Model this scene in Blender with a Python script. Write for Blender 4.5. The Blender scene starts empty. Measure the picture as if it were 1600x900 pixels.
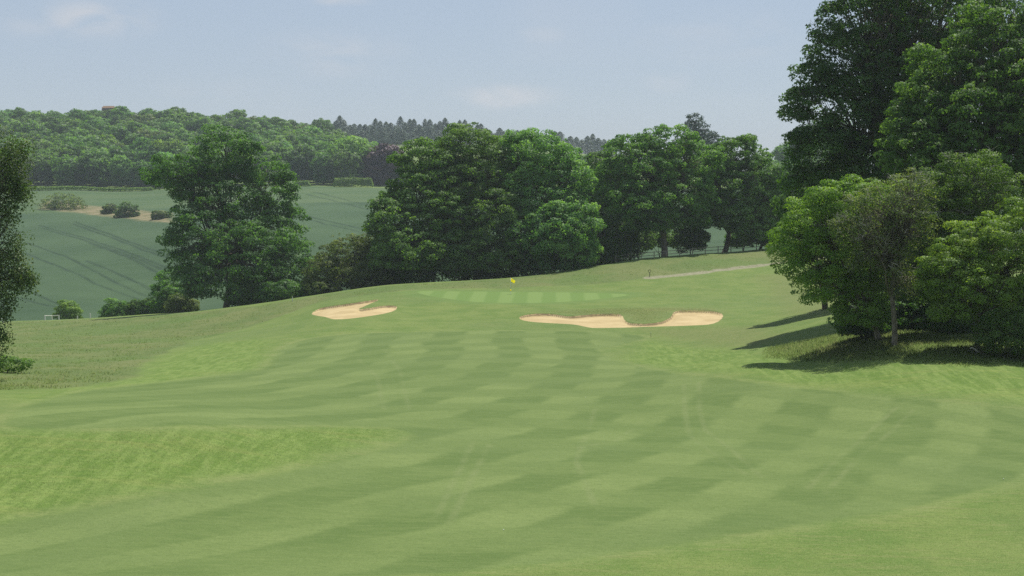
import bpy, math, random
import numpy as np
from mathutils import Vector

S = bpy.context.scene
COL = S.collection
rng = np.random.default_rng(7)
random.seed(7)

# ------------------------------------------------------------------ camera, sky, sun, exposure
FPX = 2300.0                       # focal length in photo pixels (1600 wide)
EYE = 16.0                         # eye height above the datum of the course
PITCH = math.atan(150.0 / FPX)
cd = bpy.data.cameras.new('camera')
cd.sensor_width = 36.0
cd.lens = FPX / 1600.0 * 36.0
cd.clip_start = 0.5
cd.clip_end = 12000
cam = bpy.data.objects.new('camera', cd)
COL.objects.link(cam)
cam.location = (0, 0, EYE)
cam.rotation_euler = (math.radians(90) - PITCH, 0, 0)
S.camera = cam

SUN_EL, SUN_AZ = math.radians(65), math.radians(58)     # azimuth from +X (right) towards +Y (away)
sdir = Vector((math.cos(SUN_EL) * math.cos(SUN_AZ), math.cos(SUN_EL) * math.sin(SUN_AZ), math.sin(SUN_EL)))
sl = bpy.data.lights.new('sun', 'SUN')
sl.energy = 4.4
sl.angle = math.radians(0.6)
sl.color = (1.0, 0.955, 0.87)
so = bpy.data.objects.new('sun', sl)
COL.objects.link(so)
so.rotation_euler = sdir.to_track_quat('Z', 'Y').to_euler()

W = bpy.data.worlds.new('World')
S.world = W
W.use_nodes = True
nt = W.node_tree
nt.nodes.clear()
wo = nt.nodes.new('ShaderNodeOutputWorld')
bg = nt.nodes.new('ShaderNodeBackground')
sky = nt.nodes.new('ShaderNodeTexSky')
sky.sky_type = 'NISHITA'
sky.sun_disc = False
sky.sun_elevation = SUN_EL
sky.sun_rotation = math.radians(90) - SUN_AZ
sky.altitude = 100
sky.air_density = 1.1
sky.dust_density = 0.8
sky.ozone_density = 2.0
tc = nt.nodes.new('ShaderNodeTexCoord')
mp = nt.nodes.new('ShaderNodeMapping')
mp.inputs['Scale'].default_value = (5.0, 5.0, 15.0)
mp.inputs['Location'].default_value = (1.7, 0.4, 0.35)
nz = nt.nodes.new('ShaderNodeTexNoise')
nz.inputs['Scale'].default_value = 1.0
nz.inputs['Detail'].default_value = 6
nz.inputs['Roughness'].default_value = 0.5
nz.inputs['Distortion'].default_value = 0.25
cr = nt.nodes.new('ShaderNodeValToRGB')
cr.color_ramp.elements[0].position = 0.50
cr.color_ramp.elements[0].color = (0, 0, 0, 1)
cr.color_ramp.elements[1].position = 0.80
cr.color_ramp.elements[1].color = (1, 1, 1, 1)
veil = nt.nodes.new('ShaderNodeMix')
veil.data_type = 'RGBA'
veil.inputs[0].default_value = 0.75
veil.inputs[7].default_value = (3.2, 3.78, 4.85, 1)      # thin high haze over the blue
cl = nt.nodes.new('ShaderNodeMix')
cl.data_type = 'RGBA'
cl.inputs[7].default_value = (5.0, 5.15, 5.5, 1)         # pale fair-weather cloud
mul = nt.nodes.new('ShaderNodeMath')
mul.operation = 'MULTIPLY'
mul.inputs[1].default_value = 0.5
L = nt.links.new
def clouds_mask():
    # a few faint fair-weather clouds low over the horizon: (image column, row, width, height, strength) -> directions
    acc = None
    for u, v, wu, wv, st in [(60, 40, 90, 30, .35), (150, 30, 110, 38, .95), (205, 18, 60, 22, .6), (520, 85, 150, 50, .45), (790, 152, 110, 26, .9), (850, 55, 60, 24, .35), (1040, 130, 50, 24, .5), (530, 2, 60, 12, .7), (1130, 60, 200, 60, .25), (350, 150, 160, 40, .2)]:
        a, b = (u - 800) / FPX, (450 - v) / FPX
        d = Vector((a, math.cos(PITCH) + b * math.sin(PITCH), -math.sin(PITCH) + b * math.cos(PITCH))).normalized()
        sub = nt.nodes.new('ShaderNodeVectorMath'); sub.operation = 'SUBTRACT'
        nt.links.new(tc.outputs['Generated'], sub.inputs[0]); sub.inputs[1].default_value = d
        m_ = nt.nodes.new('ShaderNodeVectorMath'); m_.operation = 'MULTIPLY'
        nt.links.new(sub.outputs[0], m_.inputs[0]); m_.inputs[1].default_value = (FPX / wu, FPX / wu, FPX / wv)
        ln = nt.nodes.new('ShaderNodeVectorMath'); ln.operation = 'LENGTH'
        nt.links.new(m_.outputs[0], ln.inputs[0])
        r_ = nt.nodes.new('ShaderNodeMapRange'); r_.interpolation_type = 'SMOOTHERSTEP'
        nt.links.new(ln.outputs['Value'], r_.inputs[0])
        for q, val in zip((1, 2, 3, 4), (0.0, 1.15, st, 0.0)): r_.inputs[q].default_value = val
        if acc is None: acc = r_.outputs[0]
        else:
            ad = nt.nodes.new('ShaderNodeMath'); ad.operation = 'MAXIMUM'
            nt.links.new(acc, ad.inputs[0]); nt.links.new(r_.outputs[0], ad.inputs[1]); acc = ad.outputs[0]
    n2 = nt.nodes.new('ShaderNodeTexNoise'); n2.inputs['Scale'].default_value = 1.0; n2.inputs['Detail'].default_value = 6; n2.inputs['Distortion'].default_value = 0.4
    m2 = nt.nodes.new('ShaderNodeMapping'); m2.inputs['Scale'].default_value = (26, 26, 60)
    nt.links.new(tc.outputs['Generated'], m2.inputs[0]); nt.links.new(m2.outputs[0], n2.inputs['Vector'])
    rr = nt.nodes.new('ShaderNodeMapRange'); nt.links.new(n2.outputs['Fac'], rr.inputs[0])
    for q, val in zip((1, 2, 3, 4), (0.35, 0.62, 0.0, 1.0)): rr.inputs[q].default_value = val
    mm = nt.nodes.new('ShaderNodeMath'); mm.operation = 'MULTIPLY'
    nt.links.new(acc, mm.inputs[0]); nt.links.new(rr.outputs[0], mm.inputs[1])
    return mm.outputs[0]
cmask = clouds_mask()
L(tc.outputs['Generated'], mp.inputs['Vector'])
L(mp.outputs[0], nz.inputs['Vector'])
L(nz.outputs['Fac'], cr.inputs[0])
L(cr.outputs[0], mul.inputs[0])
mul.inputs[1].default_value = 0.22
mxm = nt.nodes.new('ShaderNodeMath'); mxm.operation = 'MAXIMUM'
L(mul.outputs[0], mxm.inputs[0]); L(cmask, mxm.inputs[1])
sc_ = nt.nodes.new('ShaderNodeMath'); sc_.operation = 'MULTIPLY'; sc_.inputs[1].default_value = 0.85
L(mxm.outputs[0], sc_.inputs[0])
L(sky.outputs[0], veil.inputs[6])
L(veil.outputs[2], cl.inputs[6])
L(sc_.outputs[0], cl.inputs[0])
L(cl.outputs[2], bg.inputs['Color'])
bg.inputs['Strength'].default_value = 0.09
L(bg.outputs[0], wo.inputs['Surface'])

S.view_settings.view_transform = 'Standard'
S.view_settings.look = 'None'
S.view_settings.exposure = 0.43
S.view_settings.gamma = 1.0
S.cycles.use_denoising = False
S.cycles.use_adaptive_sampling = False
S.cycles.max_bounces = 6
S.cycles.diffuse_bounces = 3
S.cycles.transmission_bounces = 3
S.cycles.volume_bounces = 1
S.cycles.transparent_max_bounces = 4
S.render.film_transparent = False

# ------------------------------------------------------------------ helpers
CP, SP = math.cos(PITCH), math.sin(PITCH)

def ray(u, v):
    """slopes (x per metre of depth, z per metre of depth) of a sight line"""
    a = (np.asarray(u, float) - 800.0) / FPX
    b = (450.0 - np.asarray(v, float)) / FPX
    den = CP + b * SP
    return a / den, (-SP + b * CP) / den

def at(u, v, Y):
    sx, sz = ray(u, v)
    return sx * Y, Y, EYE + sz * Y

def hash2(ix, iy, seed):
    h = (ix.astype(np.int64) * 374761393 + iy.astype(np.int64) * 668265263 + seed * 974634777) & 0xffffffff
    h = ((h ^ (h >> 13)) * 1274126177) & 0xffffffff
    h = h ^ (h >> 16)
    return (h & 0xffff) / 65535.0

def vnoise(x, y, seed=0):
    ix, iy = np.floor(x), np.floor(y)
    fx, fy = x - ix, y - iy
    fx = fx * fx * (3 - 2 * fx)
    fy = fy * fy * (3 - 2 * fy)
    a, b = hash2(ix, iy, seed), hash2(ix + 1, iy, seed)
    c, d = hash2(ix, iy + 1, seed), hash2(ix + 1, iy + 1, seed)
    return (a * (1 - fx) + b * fx) * (1 - fy) + (c * (1 - fx) + d * fx) * fy

def fbm(x, y, s, seed=0, octv=3):
    t, amp, n = 0, 1.0, 0
    for k in range(octv):
        t = t + amp * (vnoise(x / s * 2 ** k, y / s * 2 ** k, seed + k) - 0.5)
        n += amp
        amp *= 0.5
    return t / n * 2

def smooth(a, b, x):
    t = np.clip((x - a) / (b - a), 0, 1)
    return t * t * (3 - 2 * t)

def tagit(o, label=None, cat=None, group=None, kind=None):
    if label: o['label'] = label
    if cat: o['category'] = cat
    if group: o['group'] = group
    if kind: o['kind'] = kind
    return o

def empty(name, loc):
    o = bpy.data.objects.new(name, None)
    COL.objects.link(o)
    o.location = loc
    o.empty_display_size = 0.5
    return o

def link(name, me, parent=None, mat=None):
    o = bpy.data.objects.new(name, me)
    COL.objects.link(o)
    if mat is not None:
        me.materials.append(mat)
    if parent is not None:
        o.parent = parent
    return o

def np_mesh(name, verts, faces_flat, sizes, attrs=None, smooth_shade=False):
    """verts Nx3, flat loop index list, face sizes"""
    me = bpy.data.meshes.new(name)
    nv, nl, nf = len(verts), len(faces_flat), len(sizes)
    me.vertices.add(nv)
    me.vertices.foreach_set('co', np.ascontiguousarray(verts, dtype=np.float32).ravel())
    me.loops.add(nl)
    me.loops.foreach_set('vertex_index', np.ascontiguousarray(faces_flat, dtype=np.int32))
    me.polygons.add(nf)
    starts = np.concatenate([[0], np.cumsum(sizes)[:-1]]).astype(np.int32)
    me.polygons.foreach_set('loop_start', starts)
    me.polygons.foreach_set('loop_total', np.asarray(sizes, dtype=np.int32))
    if attrs:
        for k, val in attrs.items():
            at_ = me.attributes.new(k, 'FLOAT', 'POINT')
            at_.data.foreach_set('value', np.ascontiguousarray(val, dtype=np.float32))
    me.update(calc_edges=True)
    me.polygons.foreach_set('use_smooth', np.full(nf, smooth_shade, dtype=bool))
    return me

class MB:
    """collects simple shapes into one mesh"""
    def __init__(s):
        s.v, s.f = [], []
    def add(s, vs, fs):
        o = len(s.v)
        s.v += [tuple(p) for p in vs]
        s.f += [tuple(i + o for i in f) for f in fs]
    def box(s, c, d, rz=0.0, taper=1.0):
        cx, cy, cz = c
        cs, sn = math.cos(rz), math.sin(rz)
        vs = []
        for z in (-1, 1):
            t = taper if z > 0 else 1.0
            for x, y in ((-1, -1), (1, -1), (1, 1), (-1, 1)):
                px, py = x * d[0] / 2 * t, y * d[1] / 2 * t
                vs.append((cx + px * cs - py * sn, cy + px * sn + py * cs, cz + z * d[2] / 2))
        s.add(vs, [(0, 3, 2, 1), (4, 5, 6, 7), (0, 1, 5, 4), (1, 2, 6, 5), (2, 3, 7, 6), (3, 0, 4, 7)])
    def tube(s, pts, rad, n=6):
        pts = [Vector(p) for p in pts]
        if not hasattr(rad, '__len__'): rad = [rad] * len(pts)
        o = len(s.v)
        for i, p in enumerate(pts):
            t = (pts[min(i + 1, len(pts) - 1)] - pts[max(i - 1, 0)])
            if t.length < 1e-6: t = Vector((0, 0, 1))
            t.normalize()
            ref = Vector((1, 0, 0)) if abs(t.x) < 0.9 else Vector((0, 1, 0))
            a = t.cross(ref).normalized()
            b = t.cross(a)
            for k in range(n):
                an = 2 * math.pi * k / n
                s.v.append(tuple(p + (a * math.cos(an) + b * math.sin(an)) * rad[i]))
        for i in range(len(pts) - 1):
            for k in range(n):
                s.f.append((o + i * n + k, o + i * n + (k + 1) % n, o + (i + 1) * n + (k + 1) % n, o + (i + 1) * n + k))
        s.f.append(tuple(o + k for k in range(n))[::-1])
        s.f.append(tuple(o + (len(pts) - 1) * n + k for k in range(n)))
    def arrays(s):
        flat = [i for f in s.f for i in f]
        return np.array(s.v), flat, [len(f) for f in s.f]
    def build(s, name, mat, parent=None, sm=False):
        v, fl, sz = s.arrays()
        return link(name, np_mesh(name, v, fl, sz, smooth_shade=sm), parent, mat)

# ------------------------------------------------------------------ materials
def newmat(name):
    m = bpy.data.materials.new(name)
    m.use_nodes = True
    m.node_tree.nodes.clear()
    return m, m.node_tree

class N:
    """small node-building shorthand"""
    def __init__(s, t): s.t = t
    def node(s, typ, **kw):
        n = s.t.nodes.new(typ)
        for k, v in kw.items(): setattr(n, k, v)
        return n
    def put(s, sock, v):
        if isinstance(v, bpy.types.NodeSocket): s.t.links.new(v, sock)
        elif isinstance(v, tuple) and len(v) == 3 and sock.type == 'RGBA': sock.default_value = (*v, 1)
        else: sock.default_value = v
    def math(s, op, a, b=0.0, c=None, clamp=False):
        n = s.node('ShaderNodeMath', operation=op, use_clamp=clamp)
        s.put(n.inputs[0], a); s.put(n.inputs[1], b)
        if c is not None: s.put(n.inputs[2], c)
        return n.outputs[0]
    def mix(s, f, a, b, blend='MIX'):
        n = s.node('ShaderNodeMix', data_type='RGBA', blend_type=blend)
        s.put(n.inputs[0], f); s.put(n.inputs[6], a); s.put(n.inputs[7], b)
        return n.outputs[2]
    def noise(s, scale, detail=3, rough=0.55, vec=None, dist=0.0, out=0):
        n = s.node('ShaderNodeTexNoise')
        n.inputs['Scale'].default_value = scale
        n.inputs['Detail'].default_value = detail
        n.inputs['Roughness'].default_value = rough
        n.inputs['Distortion'].default_value = dist
        if vec is not None: s.t.links.new(vec, n.inputs['Vector'])
        return n.outputs[out]
    def attr(s, name):
        return s.node('ShaderNodeAttribute', attribute_name=name).outputs['Fac']
    def rng(s, v, a, b, c=0.0, d=1.0, kind='SMOOTHSTEP'):
        n = s.node('ShaderNodeMapRange', interpolation_type=kind)
        s.put(n.inputs[0], v)
        for i, q in enumerate((a, b, c, d)): n.inputs[i + 1].default_value = q
        return n.outputs[0]
    def mapping(s, vec, scale=(1, 1, 1), rot=(0, 0, 0), loc=(0, 0, 0)):
        n = s.node('ShaderNodeMapping')
        s.put(n.inputs[0], vec)
        n.inputs['Scale'].default_value = scale
        n.inputs['Rotation'].default_value = rot
        n.inputs['Location'].default_value = loc
        return n.outputs[0]
    def bump(s, h, dist, strength=1.0):
        n = s.node('ShaderNodeBump')
        n.inputs['Strength'].default_value = strength
        n.inputs['Distance'].default_value = dist
        s.put(n.inputs['Height'], h)
        return n.outputs[0]

def out_principled(g, color, rough=0.9, spec=0.15, normal=None, metallic=0.0):
    p = g.node('ShaderNodeBsdfPrincipled')
    g.put(p.inputs['Base Color'], color)
    g.put(p.inputs['Roughness'], rough)
    p.inputs['Specular IOR Level'].default_value = spec
    p.inputs['Metallic'].default_value = metallic
    if normal is not None: g.put(p.inputs['Normal'], normal)
    o = g.node('ShaderNodeOutputMaterial')
    g.t.links.new(p.outputs[0], o.inputs['Surface'])
    return p

def simple(name, color, rough=0.8, var=0.15, scale=3.0, spec=0.2):
    m, t = newmat(name)
    g = N(t)
    geo = g.node('ShaderNodeNewGeometry').outputs['Position']
    n = g.noise(scale, 4, vec=geo)
    f = g.rng(n, 0.3, 0.7, 1 - var, 1 + var, 'LINEAR')
    c = g.mix(1.0, color, g.node('ShaderNodeCombineColor').outputs[0], 'MULTIPLY')
    cc = g.t.nodes[-2] if False else None
    comb = [x for x in t.nodes if x.type == 'COMBINE_COLOR'][0]
    for i in range(3): t.links.new(f, comb.inputs[i])
    out_principled(g, c, rough, spec, g.bump(n, 0.03, 0.5))
    return m

def leaf_material(name, dark, mid, light, trans=0.5, rough=0.55, spec=0.3):
    """foliage: colour varies leaf by leaf and clump by clump (attribute tint), a little between trees"""
    m, t = newmat(name)
    g = N(t)
    tint = g.attr('tint')
    info = g.node('ShaderNodeObjectInfo').outputs['Random']
    k = g.math('ADD', tint, g.math('MULTIPLY', g.math('SUBTRACT', info, 0.5), 0.35), clamp=True)
    ramp = g.node('ShaderNodeValToRGB')
    e = ramp.color_ramp.elements
    e[0].position = 0.0; e[0].color = (*dark, 1)
    e[1].position = 1.0; e[1].color = (*light, 1)
    q = e.new(0.5); q.color = (*mid, 1)
    t.links.new(k, ramp.inputs[0])
    c = ramp.outputs[0]
    hs = g.node('ShaderNodeHueSaturation')
    g.put(hs.inputs['Hue'], g.rng(info, 0, 1, 0.485, 0.513, 'LINEAR'))
    g.put(hs.inputs['Color'], c)
    c = hs.outputs[0]
    p = g.node('ShaderNodeBsdfPrincipled')
    g.put(p.inputs['Base Color'], c)
    p.inputs['Roughness'].default_value = rough
    p.inputs['Specular IOR Level'].default_value = spec
    tr = g.node('ShaderNodeBsdfTranslucent')
    yl = g.mix(1.0, c, (1.45, 1.45, 0.55), 'MULTIPLY')
    g.put(tr.inputs['Color'], yl)
    mx = g.node('ShaderNodeMixShader')
    mx.inputs[0].default_value = trans
    t.links.new(p.outputs[0], mx.inputs[1]); t.links.new(tr.outputs[0], mx.inputs[2])
    o = g.node('ShaderNodeOutputMaterial')
    t.links.new(mx.outputs[0], o.inputs['Surface'])
    return m

def bark_material(name, a, b):
    m, t = newmat(name)
    g = N(t)
    geo = g.node('ShaderNodeNewGeometry').outputs['Position']
    n = g.noise(1.6, 6, 0.65, vec=g.mapping(geo, (4, 4, 1)))
    out_principled(g, g.mix(g.rng(n, 0.35, 0.65), a, b), 0.9, 0.1, g.bump(n, 0.08, 0.8))
    return m

M_TURF_CACHE = {}
# ------------------------------------------------------------------ terrain heights
CTRL = []   # (u, v, Y) seen ground points
for row in [
    (900, [(-250, 46), (100, 47.5), (400, 48), (800, 49), (1200, 50), (1850, 50)]),
    (830, [(-250, 54), (0, 56), (400, 57), (800, 57.5), (1200, 58), (1850, 58)]),
    (760, [(-200, 61), (0, 62.5), (400, 65.5), (800, 68), (1200, 68), (1850, 67)]),
    (705, [(-200, 67), (0, 68), (300, 71), (650, 79), (1000, 80), (1300, 80), (1800, 79)]),
    (668, [(-200, 70), (0, 72), (280, 74.5), (600, 86), (1000, 92), (1300, 90)]),
    (642, [(-200, 77), (0, 79), (250, 83), (500, 94), (800, 98), (1200, 97), (1750, 92)]),
    (600, [(0, 108), (230, 110), (400, 113), (800, 115), (1200, 105), (1750, 104)]),
    (568, [(1190, 116), (1240, 117)]),
    (560, [(-200, 150), (0, 150), (200, 148), (400, 140), (800, 138), (1100, 136)]),
    (538, [(1350, 118), (1600, 114), (1900, 112)]),
    (520, [(-200, 225), (100, 222), (300, 200), (500, 168), (800, 165), (1000, 167), (1200, 152)]),
    (500, [(520, 180), (650, 182)]),
    (485, [(650, 193), (800, 188), (1000, 187), (1120, 187)]),
]:
    for u, Y in row[1]:
        CTRL.append((u, row[0], Y))
CTRL += [(-300, 506, 360), (0, 503, 345), (100, 500, 335), (250, 491, 292), (400, 476, 262), (480, 463, 250),
         (650, 459, 212), (800, 457.5, 213), (950, 459, 212), (600, 446, 245), (700, 440, 248), (800, 433, 255),
         (860, 426, 258), (1000, 404, 268), (1100, 396, 272), (1210, 387, 280), (1320, 380, 285), (1450, 378, 290),
         (1050, 430, 232), (1200, 411, 250), (1400, 400, 240), (1220, 462, 205), (1300, 478, 170), (1500, 470, 170),
         (1750, 460, 170), (1900, 400, 260), (1220, 495, 172), (450, 500, 200), (560, 475, 200),
         # the far side of the valley, crop fields
         (-300, 485, 410), (100, 480, 402), (230, 470, 420), (100, 440, 455), (100, 400, 522), (100, 340, 645), (100, 299, 752),
         (-300, 400, 522), (-300, 299, 760), (450, 370, 470), (560, 340, 560), (560, 293, 748), (300, 297, 750),
         (1050, 386, 420), (1050, 340, 560), (1180, 378, 400), (1300, 330, 560), (1600, 330, 560), (900, 300, 740), (1200, 290, 760), (1700, 290, 760)]
HID = []    # (u direction, Y, height relative to eye) unseen ground
HID += [(u, 0, -1.7) for u in (-600, 800, 2200)] + [(u, 9, -3.6) for u in (-600, 800, 2200)] + \
       [(u, 20, -7.0) for u in (-600, 800, 2200)] + [(u, 35, -11.0) for u in (-600, 300, 1300, 2200)] + [(u, -40, -1.7) for u in (-600, 800, 2200)]
HID += [(450, 300, -25), (700, 300, -21), (900, 310, -19), (1100, 325, -18), (1300, 335, -17), (650, 355, -25), (1000, 365, -19),
        (0, 372, -33), (300, 345, -29), (1600, 320, -16)]
HID += [(-300, 1050, 38), (0, 1050, 39), (250, 1050, 38), (420, 1050, 34), (520, 1050, 29), (620, 1050, 26), (900, 1050, 21), (1200, 1050, 14), (1700, 1050, 14),
        (-300, 790, 3), (200, 790, 3), (580, 790, 4), (900, 790, 5), (1300, 790, 5),
        (0, 920, 22), (400, 920, 20), (700, 1350, 42), (550, 1350, 44), (200, 1400, 42), (940, 1350, 33), (1200, 1350, 15), (1700, 1350, 15),
        (-300, 2200, 25), (800, 2200, 25), (1900, 2200, 20), (-300, 5000, 20), (800, 5000, 20), (1900, 5000, 20)]
P = np.array([at(u, v, Y) for u, v, Y in CTRL] + [(ray(u, 450)[0] * max(Y, -55) if Y > 0 else (u - 800) / FPX * 60, Y, EYE + z) for u, Y, z in HID])
def warp(x, y):
    return x / (y + 60.0) * 2.2, np.log(y + 60.0)
ps, pt = warp(P[:, 0], P[:, 1])
def tps(r2):
    return 0.5 * r2 * np.log(r2 + 1e-12)
n_ = len(P)
A = np.zeros((n_ + 3, n_ + 3))
A[:n_, :n_] = tps((ps[:, None] - ps[None]) ** 2 + (pt[:, None] - pt[None]) ** 2) + np.eye(n_) * 2e-5
A[:n_, n_] = 1; A[:n_, n_ + 1] = ps; A[:n_, n_ + 2] = pt
A[n_:, :n_] = A[:n_, n_:].T
rhs = np.zeros(n_ + 3); rhs[:n_] = P[:, 2]
COEF = np.linalg.solve(A, rhs)

def base_h(x, y):
    x = np.asarray(x, float); y = np.asarray(y, float)
    shp = np.broadcast(x, y).shape
    xx = np.broadcast_to(x, shp).ravel(); yy = np.broadcast_to(y, shp).ravel()
    s, t = warp(xx, yy)
    out = COEF[n_] + COEF[n_ + 1] * s + COEF[n_ + 2] * t
    for k in range(n_):
        out += COEF[k] * tps((s - ps[k]) ** 2 + (t - pt[k]) ** 2)
    return out.reshape(shp)

_yy = np.concatenate([np.arange(40, 340, 0.5), np.arange(340, 1100, 2)])
def hit(u, v, lo=0, hi=2000):
    sx, sz = ray(u, v)
    yy = _yy[(_yy >= lo) & (_yy <= hi)]
    d = EYE + sz * yy - base_h(sx * yy, yy)
    k = np.where((d[:-1] > 0) & (d[1:] <= 0))[0]
    if len(k) == 0:
        j = int(np.argmin(np.abs(d)))
        return np.array([sx * yy[j], yy[j]])
    j = k[0]
    f = d[j] / (d[j] - d[j + 1])
    Y = yy[j] + (yy[j + 1] - yy[j]) * f
    return np.array([sx * Y, Y])

def ground_poly(pts, lo=0, hi=2000):
    return np.array([hit(u, v, lo, hi) for u, v in pts])

def sdist(poly, x, y, closed=True):
    """signed distance, positive inside"""
    d2 = np.full(x.shape, 1e18)
    ins = np.zeros(x.shape, bool)
    m = len(poly)
    for i in range(m if closed else m - 1):
        a, b = poly[i], poly[(i + 1) % m]
        ex, ey = b - a
        wx, wy = x - a[0], y - a[1]
        t = np.clip((wx * ex + wy * ey) / (ex * ex + ey * ey + 1e-12), 0, 1)
        d2 = np.minimum(d2, (wx - ex * t) ** 2 + (wy - ey * t) ** 2)
        if closed:
            c = (a[1] <= y) != (b[1] <= y)
            ins ^= c & (wx < ex * (wy / np.where(abs(ey) < 1e-9, 1e-9, ey)))
    d = np.sqrt(d2)
    return np.where(ins, d, -d) if closed else d

def spline(pts, k=5):
    """closed Catmull-Rom so outlines have no corners"""
    pts = np.asarray(pts, float); m = len(pts); out = []
    for i in range(m):
        p0, p1, p2, p3 = pts[i - 1], pts[i], pts[(i + 1) % m], pts[(i + 2) % m]
        for j in range(k):
            t = j / k
            out.append(0.5 * (2 * p1 + (p2 - p0) * t + (2 * p0 - 5 * p1 + 4 * p2 - p3) * t * t + (3 * p1 - p0 - 3 * p2 + p3) * t ** 3))
    return np.array(out)

FAIR = ground_poly(spline([(14, 655), (50, 632), (130, 612), (230, 599), (330, 589), (405, 580), (428, 562), (450, 540), (520, 524), (640, 519),
        (800, 517), (940, 520), (1008, 527), (965, 538), (935, 550), (985, 570), (1080, 587), (1220, 603), (1400, 622), (1600, 640),
        (1800, 655), (1820, 715), (1620, 744), (1450, 785), (1300, 810), (1150, 833), (950, 865), (800, 885), (620, 898), (300, 905), (-150, 915), (-200, 850),
        (0, 822), (150, 792), (350, 757), (500, 727), (610, 700), (650, 683), (600, 668), (450, 663), (250, 666), (80, 669), (20, 665)], 3))
GREEN = ground_poly(spline([(655, 455), (720, 455.3), (800, 456), (880, 457), (950, 458.5), (985, 461), (950, 466), (900, 470), (830, 473),
        (760, 472), (700, 467), (660, 460)], 3), 150, 240)
BUNK_L = ground_poly(spline([(487, 491), (500, 482), (521, 478), (558, 473), (590, 468.5), (580, 474), (561, 483), (575, 482), (598, 478.5), (619, 479), (615, 486),
        (590, 492), (545, 498), (521, 498.5), (508, 495)], 4), 150, 245)
BUNK_R = ground_poly(spline([(812, 495.5), (832, 491), (862, 490.5), (890, 494.5), (920, 492), (950, 490.5), (970, 492), (976, 501), (985, 505), (1010, 506.3), (1034, 503),
        (1048, 495), (1056, 486.5), (1085, 485), (1112, 486), (1130, 492), (1116, 505), (1070, 509.5), (1000, 511.5), (960, 513), (925, 513), (895, 507), (850, 504), (820, 501)], 4), 150, 240)
MEADOW = ground_poly([(-400, 506), (0, 504), (100, 501), (250, 493), (400, 478), (480, 465), (600, 448), (700, 442), (800, 435), (860, 428), (1000, 407), (1100, 399),
        (1210, 390), (1330, 384), (1330, 402), (1210, 413), (1120, 424), (1010, 433), (950, 441), (850, 448), (780, 451), (640, 453), (560, 463), (500, 472), (450, 490), (400, 508),
        (300, 532), (235, 560), (195, 592), (100, 607), (0, 618), (-400, 650)], 100, 340)
LUSH = ground_poly(spline([(-300, 672), (0, 672), (250, 669), (450, 666), (600, 670), (625, 682), (560, 702), (420, 735), (200, 775), (0, 812), (-300, 850)], 3))
LUSH2 = ground_poly([(0, 618), (100, 607), (200, 592), (240, 562), (290, 545), (340, 535), (425, 530), (425, 560), (400, 578), (300, 592), (150, 608), (40, 632)])
LUSH3 = ground_poly([(1010, 532), (1190, 540), (1200, 552), (1350, 560), (1500, 566), (1800, 570), (1800, 640), (1500, 622), (1200, 596), (1080, 582), (970, 560)])
DRY = [ground_poly([(840, 487), (940, 481), (1040, 481), (1110, 481), (1125, 487), (1050, 487), (1030, 502), (985, 504), (974, 492), (900, 492)], 150, 240),
       ground_poly([(985, 512), (1100, 512), (1200, 505), (1230, 520), (1180, 545), (1060, 530)]),
       ground_poly([(1180, 430), (1320, 420), (1340, 500), (1230, 490)])]
STRAW = ground_poly([(62, 327), (75, 312), (130, 320), (190, 326), (265, 334), (268, 347), (200, 342), (120, 332)], 500, 760)
PATH = ground_poly([(1016, 434), (1060, 430), (1110, 424.5), (1160, 418), (1212, 411.5), (1300, 402), (1400, 392)], 200, 300)
FIELD_NEAR = ground_poly([(-900, 505), (-400, 505), (0, 503), (100, 500), (250, 491), (400, 476)], 200, 420)
TRACKS = [ground_poly(p, 350, 900) for p in [
    [(62, 352), (130, 371), (190, 391), (237, 409), (300, 430)], [(66, 356), (130, 375), (190, 395), (237, 414), (300, 436)],
    [(115, 350), (175, 371), (225, 391), (300, 415)], [(118, 347), (175, 367), (225, 386), (300, 410)],
    [(30, 374), (100, 400), (150, 425), (187, 445), (250, 468)], [(30, 390), (100, 420), (150, 444), (212, 466), (250, 476)],
    [(20, 463), (57, 474), (100, 481)], [(30, 450), (90, 474), (120, 480)],
    [(440, 324), (512, 346), (600, 369)], [(440, 330), (512, 351), (600, 374)],
    [(490, 300), (540, 312), (600, 327)], [(480, 304), (530, 316), (600, 333)], [(140, 380), (200, 402), (250, 428)], [(135, 408), (190, 430), (240, 455)]]]

WHEELS = [ground_poly(p) for p in [[(1068, 600), (1070, 640), (1076, 680), (1110, 705), (1165, 740)], [(1092, 598), (1093, 640), (1102, 672), (1140, 700), (1190, 745)],
    [(1400, 636), (1360, 672), (1310, 715), (1262, 762)], [(1425, 640), (1385, 680), (1340, 715), (1290, 770)], [(740, 690), (712, 745), (690, 790), (668, 825)], [(765, 695), (738, 745), (716, 790), (700, 820)],
    [(560, 560), (590, 590), (600, 640)], [(600, 545), (625, 580), (640, 640)], [(330, 668), (300, 720), (240, 790)], [(1000, 660), (960, 690), (900, 700)], [(930, 640), (900, 720), (930, 790)]]]

def dy_far(poly, x, y):
    """distance to the bunker edge on its far side"""
    out = np.full(x.shape, 50.0)
    m = len(poly)
    for i in range(m):
        a, b = poly[i], poly[(i + 1) % m]
        c = (a[0] <= x) != (b[0] <= x)
        yy = a[1] + (b[1] - a[1]) * (x - a[0]) / (b[0] - a[0] if abs(b[0] - a[0]) > 1e-9 else 1e-9)
        dd = yy - y
        out = np.where(c & (dd > 0) & (dd < out), dd, out)
    return out

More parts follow.
